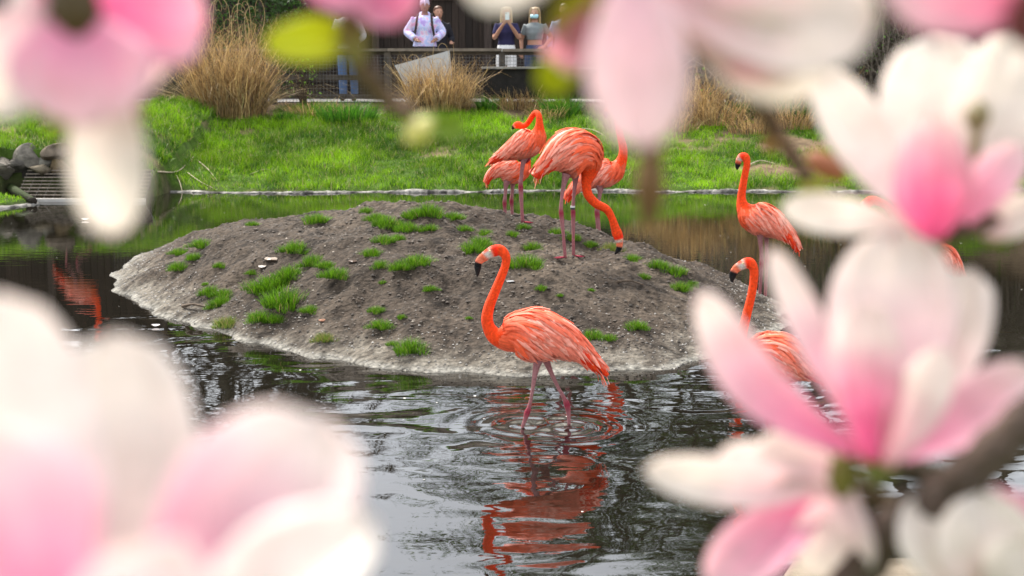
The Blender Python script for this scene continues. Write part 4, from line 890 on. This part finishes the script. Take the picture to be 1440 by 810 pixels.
ph = empty('mobile_phone', p2.location); ph.scale = p2.scale; tag(ph, 'pale phone held up by the blonde person in navy', 'phone')
m = MB(); m.box(-.02, .055, -.372, -.362, 1.475, 1.615, (.55, .68, .74)); m.build('case', M['plastic'], ph)
m = MB(); m.box(-.012, .010, -.376, -.3725, 1.585, 1.607, (.05, .06, .07)); m.build('camera_bump', M['plastic'], ph)
person(752, PY + .05, 1.66, 'blonde person in a grey t-shirt and blue face mask, hand on hip', [((-.26, .04, 1.13), (-.24, -.06, .92), (.0, -.3, -1), (0, -1, 0)), ((.31, .04, 1.16), (.20, -.10, 1.0), (-.6, -.5, -.3), (0, -1, 0))], 't_shirt', (.19, .21, .215), 'shorts', (.05, .07, .13), 'long', (.34, .23, .12), mask=(.42, .68, .76), crop=.9, turn=-.18)
person(490, PY - .05, 1.76, 'person in blue jeans and a white shirt behind the pink top petals', [((-.27, .02, 1.13), (-.18, -.18, 1.02), (.4, -.8, 0), (0, 0, 1)), ((.27, .02, 1.13), (.18, -.18, 1.02), (-.4, -.8, 0), (0, 0, 1))], 'shirt', (.62, .60, .66), 'jeans', (.085, .15, .29), 'short', (.10, .06, .035), sleeve='long', shoe=(.12, .06, .04))
person(793, PY + .1, 1.72, 'person in a pale blue top half hidden by the green leaves', [((-.25, .02, 1.13), (-.25, -.05, .92), (0, -.3, -1), (0, -1, 0)), ((.26, .02, 1.13), (.22, -.10, .95), (-.1, -.7, -.5), (0, -1, 0))], 'shirt', (.33, .40, .58), 'trousers', (.05, .05, .06), 'short', (.12, .08, .05), sleeve='long')

# ------------------------------------------------------------------ shrubs and trees
def leaf_cloud(n, fn, size, cols, rng):
    P = fn(n); n = len(P); a = rng.uniform(0, 6.28, n); b = rng.normal(0, .6, n); s = size * rng.uniform(.6, 1.3, n)
    u = np.stack([np.cos(a) * np.cos(b), np.sin(a) * np.cos(b), np.sin(b)], 1); v = np.cross(u, rng.normal(0, 1, (n, 3))); v /= np.linalg.norm(v, axis=1)[:, None]
    V = np.stack([P - u * s[:, None], P - v * s[:, None] * .45, P + u * s[:, None], P + v * s[:, None] * .45], 1).reshape(-1, 3)
    K = np.repeat(np.asarray(cols(n)), 4, 0); return V, np.arange(4 * n).reshape(-1, 4), K
def grow(mb, p, d, L, r, lev, rng, tips, col, spread=.55, kids=3, bend=.18, up=.08):
    P = [np.array(p)]; dd = np.array(d, float); n = 5
    for k in range(n):
        dd = dd + rng.normal(0, bend, 3) * .5 + np.array([0, 0, up]); dd /= np.linalg.norm(dd); P.append(P[-1] + dd * L / n)
    mb.tube(P, np.linspace(r, r * .6, n + 1), 7 if lev > 2 else 4, col)
    if lev <= 0: tips.append(P[-1]); return
    for k in range(kids):
        f = rng.uniform(.4, 1.0); i = min(int(f * n), n - 1); q = lerp(P[i], P[i + 1], f * n - i)
        nd_ = dd + rng.normal(0, spread, 3); nd_[2] += .1; nd_ /= np.linalg.norm(nd_)
        grow(mb, q, nd_, L * rng.uniform(.55, .8), r * .5, lev - 1, rng, tips, col, spread, kids, bend, up)
    grow(mb, P[-1], dd, L * .75, r * .6, lev - 1, rng, tips, col, spread, kids, bend, up)
def tree(x, y, h, label, seed, leaf=None, nl=0, lev=4, trunk=.16, bark=(.10, .085, .07)):
    r = np.random.default_rng(seed); z = float(terrain(x, y)); root = empty('tree', (x, y, z - .1)); tag(root, label, 'tree', 'trees beyond the timber wall'); tips = []
    mb = MB(); P = [np.array([0, 0, 0.])]; dd = np.array([0, 0, 1.])
    for k in range(6): dd = dd + np.array([*r.normal(0, .06, 2), 0]); dd /= np.linalg.norm(dd); P.append(P[-1] + dd * h * .45 / 6)
    mb.tube(P, np.linspace(trunk * 1.2, trunk * .7, 7), 10, bark); mb.build('trunk', M['bark'], root, True)
    mb = MB()
    for k in range(6):
        i = r.integers(3, 7); a = r.uniform(0, 6.28); d_ = np.array([math.cos(a) * .75, math.sin(a) * .75, .8]); d_ /= np.linalg.norm(d_); grow(mb, P[i], d_, h * .24, trunk * .42, lev - 1, r, tips, bark, .5, 3)
    grow(mb, P[-1], dd, h * .26, trunk * .6, lev - 1, r, tips, bark, .45, 3)
    tag(mb.build('branches', M['bark'], root, True), kind='stuff')
    if nl:
        T_ = np.array(tips); V, Q, K = leaf_cloud(nl, lambda n: T_[r.integers(0, len(T_), n)] + r.normal(0, .36, (n, 3)), .085, lambda n: np.array(leaf) * r.uniform(.6, 1.4, n)[:, None], r)
        tag(add('crown', V, Q, M['leaf'], root, K), kind='stuff')
tree(-8.6, 33.5, 9.0, 'bare grey tree behind the left end of the timber wall', 1); tree(-5.6, 34.5, 7.5, 'bare spreading tree behind the timber wall', 2); tree(-3.3, 33.2, 6.6, 'bare slim trunked tree behind the tie dye hoodie wearer', 3, trunk=.12)
tree(-11.5, 35, 11, 'broad bare tree beyond the boulder inlet', 4, trunk=.2); tree(7.5, 34, 12, 'fresh leaved tree above the bramble slope', 5, (.07, .13, .02), 9000); tree(4.3, 35.5, 9.5, 'thinly leaved tree where the timber wall ends', 6, (.09, .14, .025), 4500)
tree(11.5, 32, 12, 'dense fresh leaved tree on top of the bramble slope', 7, (.06, .12, .02), 10000, trunk=.2); tree(.6, 38, 8.0, 'small bare tree far behind the timber wall', 8, trunk=.11)
for i, (x, y, h, lb, lf, nl) in enumerate([(-13.8, 33.2, 13, 'bare tree with many limbs far left of the timber wall', None, 0), (-10.2, 33.0, 12.5, 'bare twiggy tree close behind the timber wall by the inlet', None, 0), (-7.2, 32.8, 9, 'thick trunked bare tree close behind the timber wall', None, 0), (-4.8, 32.6, 7.5, 'bare forked tree close behind the boards', None, 0),
        (3.2, 33.2, 12, 'light green budding tree behind the sign board', (.05, .10, .012), 9000), (6.0, 32.4, 13, 'broad budding tree beside the wall end', (.045, .09, .012), 12000), (9.3, 33.0, 14, 'tall budding tree above the brambles', (.045, .09, .012), 12000), (13.5, 31.0, 14, 'tall dark budding tree at the outer slope', (.04, .08, .012), 12000)]):
    tree(x, y, h, lb, 80 + i, lf, nl, 4, .24)
# evergreen shrub behind the tallest dry clump
def shrub(px, Y, wid, hei, label, seed, col, n, stem=(.07, .05, .035), name='shrub', cat='shrub', group=None, size=.045, nst=9):
    r = np.random.default_rng(seed); x = at(px, 60, Y).x; root = empty(name, (x, Y, float(terrain(x, Y)) - .05)); tag(root, label, cat, group)
    cl = r.uniform(-1, 1, (60, 3)) * np.array([wid / 2, wid / 2.6, hei / 2]) + np.array([0, 0, hei / 2]); cl = cl[(cl[:, 0] / wid * 2) ** 2 + ((cl[:, 2] - hei / 2) / hei * 2) ** 2 < 1.05]
    mb = MB()
    for c_ in cl[:nst * 2]: mb.tube(hermite([(c_[0] * .15, c_[1] * .15, 0), (c_[0] * .4, c_[1] * .5, c_[2] * .55), tuple(c_)], 8), np.linspace(.018, .005, 8), 5, stem)
    mb.build('stems', M['bark'], root, True)
    V, Q, K = leaf_cloud(n, lambda n: cl[r.integers(0, len(cl), n)] + r.normal(0, wid * .09, (n, 3)), size, lambda n: np.array(col) * r.uniform(.45, 1.5, n)[:, None], r)
    tag(add('foliage', V, Q, M['leaf'], root, K), kind='stuff')
shrub(352, 28.9, 1.9, 3.2, 'dark evergreen shrub behind the tallest dry clump', 3, (.045, .10, .018), 5200, size=.05)
shrub(425, 25.2, .5, .9, 'sprouting twigs with tiny green leaves beside the tallest dry clump', 4, (.16, .30, .03), 90, size=.03)
# bramble slope on the right
def bramble(px, py, Y, wid, hei, n, nl, label, seed):
    r = np.random.default_rng(seed); x = at(px, py, Y).x; root = empty('bramble_shrub', (x, Y, float(terrain(x, Y)) - .1)); tag(root, label, 'bramble', 'brambles on the slope'); mb = MB(); pts = []
    for k in range(n):
        a = np.array([r.uniform(-.5, .5) * wid, r.uniform(-.4, .4), 0]); h = hei * r.uniform(.4, 1.15); sx = r.normal(0, wid * .35)
        P = hermite([a, a + [sx * .25, r.normal(0, .2), h * .6], a + [sx * .7, r.normal(0, .3) - .2, h], a + [sx * 1.3, -.5 + r.normal(0, .3), h * r.uniform(.3, .95)]], 12)
        g_ = r.uniform(.5, 1.5); mb.tube(P, np.linspace(.009, .003, 12) * r.uniform(.7, 1.4), 4, np.array([.15, .125, .10]) * g_); pts.append(P[3:])
    tag(mb.build('stems', M['bark'], root), kind='stuff'); T_ = np.vstack(pts)
    V, Q, K = leaf_cloud(nl, lambda n: T_[r.integers(0, len(T_), n)] + r.normal(0, .06, (n, 3)), .032, lambda n: np.array([.09, .20, .022]) * r.uniform(.4, 1.7, n)[:, None], r)
    tag(add('foliage', V, Q, M['leaf'], root, K), kind='stuff')
bd = [(1120, 'green leaved bramble at the near foot of the slope'), (1180, 'tangled bramble left of the arching grey canes'), (1235, 'bramble with long arching grey canes and tiny leaves'), (1290, 'dense bare bramble behind the upper right blossom'), (1345, 'bramble tangle above the upper right blossom'), (1400, 'bramble thicket at the outer slope'), (1460, 'brown bramble thicket at the end of the slope'), (1060, 'low bramble beside the end of the fence')]
for i, (px, lb) in enumerate(bd):
    bramble(px, 180, 24.9 + .25 * (i % 3), 1.6, 1.9 if i not in (0, 7) else 1.0, 130, 420 if i in (0, 1, 2) else 190, lb, 40 + i)
for i, (px, lb) in enumerate([(1190, 'bramble high on the slope behind the arching canes'), (1270, 'dark bramble along the crest of the slope'), (1360, 'bramble with few leaves along the crest of the slope'), (1450, 'outermost bramble along the crest of the slope')]):
    bramble(px, 60, 27.0 + .3 * (i % 2), 2.0, 2.2, 150, 240, lb, 60 + i)

# specks floating on the pond
r = np.random.default_rng(12); n = 420; x, y = r.uniform(-7, 7, n), 5.3 + r.uniform(0, 1, n) ** 1.0 * 14.5; ok = (isl(x, y) < -.03) & (land_dist(x, y) < -.1); x, y = x[ok], y[ok]; n = len(x)
a = r.uniform(0, 6.28, (n, 1)) + np.arange(5)[None] * 1.2566; s = r.uniform(.003, .010, (n, 1)) * r.uniform(.6, 1.2, (n, 5))
V = np.stack([x[:, None] + np.cos(a) * s, y[:, None] + np.sin(a) * s, np.full((n, 5), .004)], 2).reshape(-1, 3)
tag(add('floating_specks', V, np.arange(5 * n).reshape(-1, 5), M['pebble'], None, np.repeat(r.uniform(.25, .8, n), 5)[:, None] * np.array([1, .95, .85])), 'tiny pale seed specks floating on the pond', 'debris', kind='stuff')
for (px, py, w_, lb) in [(219, 460, 13, 'white petal floating off the left tip of the island'), (120, 310, 12, 'white petal floating below the hanging blossom')]:
    p = on_z(px, py); s = w_ * p.y / F_PX / 2; V = []
    for i in range(4):
        for j in range(8): V.append((s * i / 3 * math.cos(j * .785) * 1.0, s * i / 3 * math.sin(j * .785) * .7, .006 + s * .35 * (i / 3) ** 2))
    o = add('floating_petal', V, [(i * 8 + j, i * 8 + (j + 1) % 8, (i + 1) * 8 + (j + 1) % 8, (i + 1) * 8 + j) for i in range(3) for j in range(8)], M['petal'], None, np.tile([.8, .74, .74], (len(V), 1)), True); o.location = (p.x, p.y, .002); tag(o, lb, 'petal', 'floating petals')

# ------------------------------------------------------------------ magnolia in front of the lens
WHT, PNK, MAG = np.array([.94, .875, .82]), np.array([.90, .34, .54]), np.array([.80, .12, .37])
CAMP = np.array([0, 0, CAM_Z])
def apt(px, py, dist):
    d = np.array(ray(px, py)); d /= np.linalg.norm(d); return CAMP + d * dist
def petal(parent, b, t, wpx, pink=.3, roll=0, bow=.12, cup=.35, extent=.6, seed=0, tone=1.0, shape=.62, sb=0):
    """b, t: (px, py, metres from the lens) of base and tip"""
    r = np.random.default_rng(seed + int(abs(b[0]) * 7 + abs(t[1]) * 3)); B, T = apt(*b), apt(*t); L = np.linalg.norm(T - B); ax = (T - B) / L
    view = CAMP - (B + T) / 2; view /= np.linalg.norm(view); sd_ = np.cross(ax, view); sd_ /= np.linalg.norm(sd_); nm = np.cross(sd_, ax)
    cr_, sr_ = math.cos(R(roll)), math.sin(R(roll)); sd_, nm = sd_ * cr_ + nm * sr_, nm * cr_ - sd_ * sr_
    W = wpx * (b[2] + t[2]) / 2 / F_PX / max(abs(cr_), .35); nu, nv = 18, 13; V, K = [], []
    ph1, ph2 = r.uniform(0, 6.28, 2)
    for i in range(nu):
        u = i / (nu - 1); wf = (.24 + .76 * math.sin(min(u / shape, 1) * math.pi / 2) ** 1.3) if u < shape else math.sqrt(max(0, 1 - ((u - shape) / (1 - shape)) ** 1.9)) * .97 + .03
        for j in range(nv):
            v = (j / (nv - 1) - .5) * 2; e = abs(v)
            p = B + ax * L * u + sd_ * (v * wf * W / 2 + sb * b[2] / F_PX * math.sin(u * math.pi)) + nm * (bow * L * math.sin(u * math.pi) * 1 - cup * W * .5 * wf * (v * v) * -1 + .025 * W * math.sin(v * 5 + u * 6 + ph1) * u + .02 * W * math.sin(v * 9 + ph2) * u)
            V.append(p)
            g_ = max(0.0, 1 - u / extent) ** .8; vein = .82 + .18 * math.sin(v * 17 + ph1) * math.cos(v * 7 + ph2); mid = (1 - .35 * e ** 2)
            a = min(1, pink * g_ * 1.9 * vein * mid + pink * .14); m2 = max(0, min(1, (pink - .45) * 1.6)) * g_ * mid
            c = WHT * (1 - a) + PNK * a; c = c * (1 - m2) + MAG * m2; K.append(c * tone)
    Fc = [(i * nv + j, i * nv + j + 1, (i + 1) * nv + j + 1, (i + 1) * nv + j) for i in range(nu - 1) for j in range(nv - 1)]
    V = np.array(V); o = add('petal', V - np.array(parent['_w']), Fc, M['petal'], parent, K, True)
    sm = o.modifiers.new('thickness', 'SOLIDIFY'); sm.thickness = .0004
    return o
def branch(label, origin):
    w = apt(*origin); root = empty('magnolia_branch', w); tag(root, label, 'magnolia', 'magnolia branches close to the lens'); root['_w'] = list(map(float, w)); return root
def twig(root, pts, r0, r1, col=(.10, .065, .048), name='twig'):
    P = hermite([list(apt(*p) - np.array(root['_w'])) for p in pts], 8 * len(pts)); rr = np.linspace(r0, r1, len(P)) * (1 + .08 * np.sin(np.arange(len(P)) * 1.7))
    V, Fc = tube_geo(P, rr, 10); return add(name, V, Fc, M['bark'], root, np.array(col) * (1 + .5 * fbm(V[:, 0] * 150, V[:, 2] * 150, 3, 5))[:, None], True)
def blossom(root, base, r=.008, col=(.20, .20, .05)):
    w = apt(*base); V, Fc = [], []; m = MB()
    oval(m, [(0, 0, -r * 1.4, r * .4, r * .4), (0, 0, -r * .7, r * .85, r * .85), (0, 0, 0, r, r), (0, 0, r * .8, r * .8, r * .8), (0, 0, r * 1.7, r * .45, r * .45), (0, 0, r * 2.2, r * .1, r * .1)], 12, col)
    o = m.build('blossom', M['leaf'], root, True); o.location = w - np.array(root['_w']); o['_w'] = list(map(float, w)); return o
def leaf(root, b, t, wpx, col, name='leaf', bow=.15):
    o = petal(root, b, t, wpx, 0, bow=bow, cup=.25, shape=.5); o.name = name; ca = o.data.color_attributes['Col']; n = len(o.data.vertices)
    ca.data.foreach_set('color', np.tile([*col, 1], n).astype(np.float32)); o.data.materials.clear(); o.data.materials.append(M['leaf']); return o
def bud(root, b, t, wpx, col):
    B, T = apt(*b) - np.array(root['_w']), apt(*t) - np.array(root['_w']); W = wpx * b[2] / F_PX / 2; u = np.linspace(0, 1, 12)
    V, Fc = tube_geo(B + (T - B) * u[:, None], W * np.sin(np.pi * (u * .92 + .06)) ** .7, 12); return add('bud', V, Fc, M['leaf'], root, np.tile(col, (len(V), 1)), True)

BR = (.11, .072, .052)
# lower left, closest
b = branch('magnolia branch with the biggest open pink and white blossom', (150, 1000, .43)); twig(b, [(40, 1200, .46), (110, 1060, .44), (190, 930, .43)], .006, .005, BR)
f = blossom(b, (190, 925, .43))
petal(f, (150, 930, .45), (158, 470, .50), 235, .14, bow=-.10, cup=.30, seed=1, extent=.8)
petal(f, (120, 940, .43), (-10, 415, .47), 200, .22, roll=-18, bow=-.08, cup=.35, seed=2)
petal(f, (60, 930, .41), (-70, 600, .40), 230, .6, roll=-25, bow=.1, cup=.3, seed=3, extent=.9)
petal(f, (200, 935, .42), (458, 585, .45), 250, .55, roll=12, bow=-.08, cup=.28, seed=4, extent=.85)
petal(f, (250, 960, .41), (525, 735, .40), 150, .05, roll=25, bow=.12, cup=.3, seed=5)
petal(f, (170, 960, .40), (250, 760, .37), 200, .40, bow=.15, cup=.3, seed=6, extent=1.0)
# upper left, hanging
b = branch('magnolia branch with a blossom hanging one long white petal', (60, -120, .55)); twig(b, [(-60, -160, .58), (40, -70, .56), (105, 5, .55)], .007, .006, BR)
f = blossom(b, (105, 22, .55), .0105, (.10, .065, .02))
petal(f, (140, 60, .56), (158, 335, .56), 100, .06, bow=.10, cup=.35, seed=11)
petal(f, (108, 20, .55), (122, 178, .53), 185, .6, bow=.12, cup=.30, seed=12, extent=1.1)
petal(f, (130, 5, .56), (288, 48, .57), 122, .66, roll=12, bow=.08, cup=.3, seed=13, extent=1.3)
petal(f, (85, 10, .55), (-40, 150, .56), 130, .30, roll=-15, bow=.1, cup=.3, seed=14)
petal(f, (125, 30, .57), (215, 125, .58), 120, .5, bow=.1, cup=.3, seed=15, extent=1.0)
petal(f, (90, -10, .56), (20, -30, .57), 120, .7, seed=16)
bud(b, (175, 190, .60), (182, 110, .60), 46, (.42, .24, .15)); twig(b, [(100, 60, .58), (175, 110, .60), (178, 125, .60)], .004, .003, BR)
leaf(b, (50, 130, .62), (115, 200, .62), 40, (.30, .36, .05))
# top centre
b = branch('magnolia twig with a pink blossom above yellow green leaves', (500, -120, .62)); twig(b, [(470, -160, .64), (490, -10, .62), (492, 45, .62), (510, 100, .64), (545, 140, .66), (580, 165, .66)], .006, .004, (.14, .09, .06))
f = blossom(b, (505, -40, .61))
petal(f, (505, -60, .61), (438, 2, .60), 110, .75, roll=-10, seed=21, extent=1.5); petal(f, (515, -60, .61), (560, 38, .60), 100, .8, roll=8, seed=22, extent=1.5); petal(f, (520, -50, .62), (596, -15, .63), 80, .6, seed=23, extent=1.2)
leaf(b, (492, 50, .62), (372, 62, .60), 62, (.60, .62, .02)); leaf(b, (492, 20, .62), (500, 92, .61), 44, (.28, .26, .05))
bud(b, (578, 170, .66), (600, 196, .66), 52, (.74, .70, .30)); leaf(b, (590, 170, .66), (655, 182, .67), 36, (.22, .32, .03))
# top centre right
b = branch('magnolia branch with a long drooping beige petal and wide white petals', (850, -150, .5)); twig(b, [(820, -200, .52), (860, -80, .51), (890, -30, .51)], .007, .006, BR)
f = blossom(b, (890, -25, .5))
petal(f, (890, -60, .49), (903, 212, .47), 140, .30, bow=.06, cup=.25, seed=31, extent=1.5)
petal(f, (920, -15, .51), (1232, 30, .52), 175, .25, roll=15, bow=-.08, cup=.3, seed=32, extent=.7); petal(f, (930, 20, .52), (1130, 100, .53), 90, .8, roll=10, bow=.05, cup=.25, seed=33, extent=.85); petal(f, (920, -40, .52), (1180, -20, .53), 150, .4, bow=.08, seed=34)
petal(f, (845, -90, .52), (650, -12, .55), 84, .05, roll=12, seed=35); petal(f, (850, 0, .53), (782, 92, .56), 62, .65, seed=36, extent=1.2); petal(f, (930, 0, .515), (1165, 110, .54), 120, .12, roll=-10, bow=.1, seed=37)
leaf(b, (840, -30, .53), (795, 60, .55), 70, (.40, .36, .03)); leaf(b, (812, 60, .56), (766, 132, .57), 55, (.50, .52, .02))
twig(b, [(905, 120, .56), (915, 210, .58), (912, 305, .60)], .006, .004, (.30, .17, .10), 'bud_stalk'); bud(b, (915, 205, .585), (912, 320, .60), 44, (.32, .17, .09))
twig(b, [(1000, 60, .72), (1050, 115, .76), (1095, 190, .80), (1135, 250, .82)], .006, .004, (.16, .10, .07))
bud(b, (1135, 215, .83), (1190, 252, .83), 34, (.50, .22, .12)); leaf(b, (1130, 245, .82), (1160, 300, .82), 40, (.40, .40, .06)); leaf(b, (1095, 170, .80), (1080, 215, .8), 26, (.35, .22, .08))
# top right corner
b = branch('magnolia branch with a pink petal beside a dark red bract', (1500, -40, .5)); twig(b, [(1600, -120, .52), (1520, -20, .5), (1470, 20, .5)], .007, .006, BR); f = blossom(b, (1468, 22, .5))
petal(f, (1465, 20, .5), (1240, -45, .5), 115, .55, roll=10, seed=41, extent=1.2); leaf(b, (1500, -20, .5), (1424, 62, .49), 80, (.20, .045, .04), 'bract'); petal(f, (1470, 0, .51), (1330, -60, .51), 120, .4, seed=43)
# right, upper blossom
b = branch('magnolia branch with the upper white blossom and its magenta inner petal', (1470, 290, .78)); twig(b, [(1700, 250, .8), (1520, 292, .78), (1430, 300, .77), (1360, 320, .76), (1315, 338, .76)], .007, .005, BR); f = blossom(b, (1312, 336, .76))
petal(f, (1300, 322, .77), (1150, 98, .78), 84, .12, roll=-12, bow=-.06, cup=.3, seed=51, extent=.7); petal(f, (1330, 310, .79), (1310, 50, .82), 150, .08, bow=-.08, cup=.32, seed=52); petal(f, (1345, 310, .79), (1440, 45, .80), 125, .06, roll=12, bow=-.06, seed=53)
petal(f, (1312, 338, .75), (1312, 158, .72), 104, .78, bow=.10, cup=.35, seed=54, extent=.95, shape=.5); petal(f, (1340, 325, .76), (1440, 205, .76), 62, .55, roll=8, seed=55, extent=1.1); petal(f, (1290, 318, .75), (1098, 292, .73), 56, .04, bow=-.10, cup=.2, seed=56); petal(f, (1355, 320, .77), (1470, 290, .76), 60, .3, seed=57)
bud(b, (1372, 185, .78), (1378, 140, .78), 34, (.32, .27, .14)); twig(b, [(1345, 310, .775), (1368, 240, .78), (1373, 178, .78)], .003, .003, (.25, .2, .1)); leaf(b, (1385, 285, .79), (1408, 345, .79), 42, (.33, .29, .10))
# right, main blossom and the ones below it
b = branch('magnolia branch with the large upright pink blossom and drooping petals', (1330, 680, .74)); twig(b, [(1130, 1000, .76), (1195, 830, .74), (1245, 755, .73), (1335, 690, .71), (1430, 605, .70), (1560, 490, .70)], .0125, .0100, (.095, .066, .052))
twig(b, [(1320, 668, .74), (1270, 660, .72), (1240, 640, .70)], .006, .006, (.12, .10, .06)); f = blossom(b, (1236, 642, .70), .010, (.24, .24, .08))
petal(f, (1215, 640, .70), (980, 410, .69), 80, .62, roll=-10, bow=-.05, cup=.35, seed=61, extent=.85, sb=-34); petal(f, (1220, 630, .71), (1084, 350, .72), 52, .50, roll=-8, bow=-.05, cup=.3, seed=62, extent=.75); petal(f, (1240, 640, .72), (1262, 325, .75), 172, .30, bow=-.06, cup=.3, seed=63, extent=.8)
petal(f, (1255, 635, .73), (1372, 380, .76), 108, .28, roll=10, bow=-.05, cup=.3, seed=64, extent=.7); petal(f, (1228, 650, .69), (1212, 420, .67), 100, .80, roll=4, bow=.08, cup=.4, seed=65, extent=.75); petal(f, (1255, 645, .71), (1460, 520, .70), 84, .55, roll=18, bow=-.08, cup=.3, seed=66, extent=1.0); petal(f, (1245, 655, .69), (1330, 490, .67), 70, .35, bow=.08, cup=.3, seed=67, extent=.7)
f = blossom(b, (1185, 668, .72), .008, (.26, .24, .06)); twig(b, [(1262, 715, .745), (1215, 690, .735), (1186, 670, .72)], .005, .005, (.16, .12, .07))
petal(f, (1180, 660, .72), (1062, 628, .71), 66, .20, bow=.1, seed=71, extent=.9); petal(f, (1165, 690, .72), (905, 660, .70), 66, .28, roll=8, bow=.12, cup=.35, seed=72, extent=.7); petal(f, (1170, 690, .72), (1010, 640, .71), 60, .1, roll=-12, bow=.1, seed=73); petal(f, (1165, 700, .73), (995, 830, .72), 92, .60, roll=-10, bow=.1, seed=74, extent=1.2); petal(f, (1185, 670, .72), (1165, 815, .74), 112, .22, bow=.10, cup=.4, seed=75, extent=.8); petal(f, (1170, 690, .735), (1090, 690, .74), 46, .75, seed=76, extent=1.2)
f = blossom(b, (1400, 860, .72), .009); twig(b, [(1195, 830, .752), (1300, 900, .74), (1395, 870, .72)], .006, .005, BR)
petal(f, (1395, 850, .72), (1300, 680, .71), 150, .15, roll=-8, bow=.1, seed=81, extent=.5); petal(f, (1400, 860, .72), (1380, 690, .70), 130, .18, bow=.12, seed=82); petal(f, (1420, 780, .73), (1330, 690, .73), 50, .2, seed=83); petal(f, (1500, 720, .73), (1320, 700, .74), 56, .5, roll=10, seed=84, extent=1.1); petal(f, (1410, 860, .71), (1470, 760, .70), 110, .05, seed=85)
for o in list(bpy.data.objects):
    if '_w' in o: del o['_w']
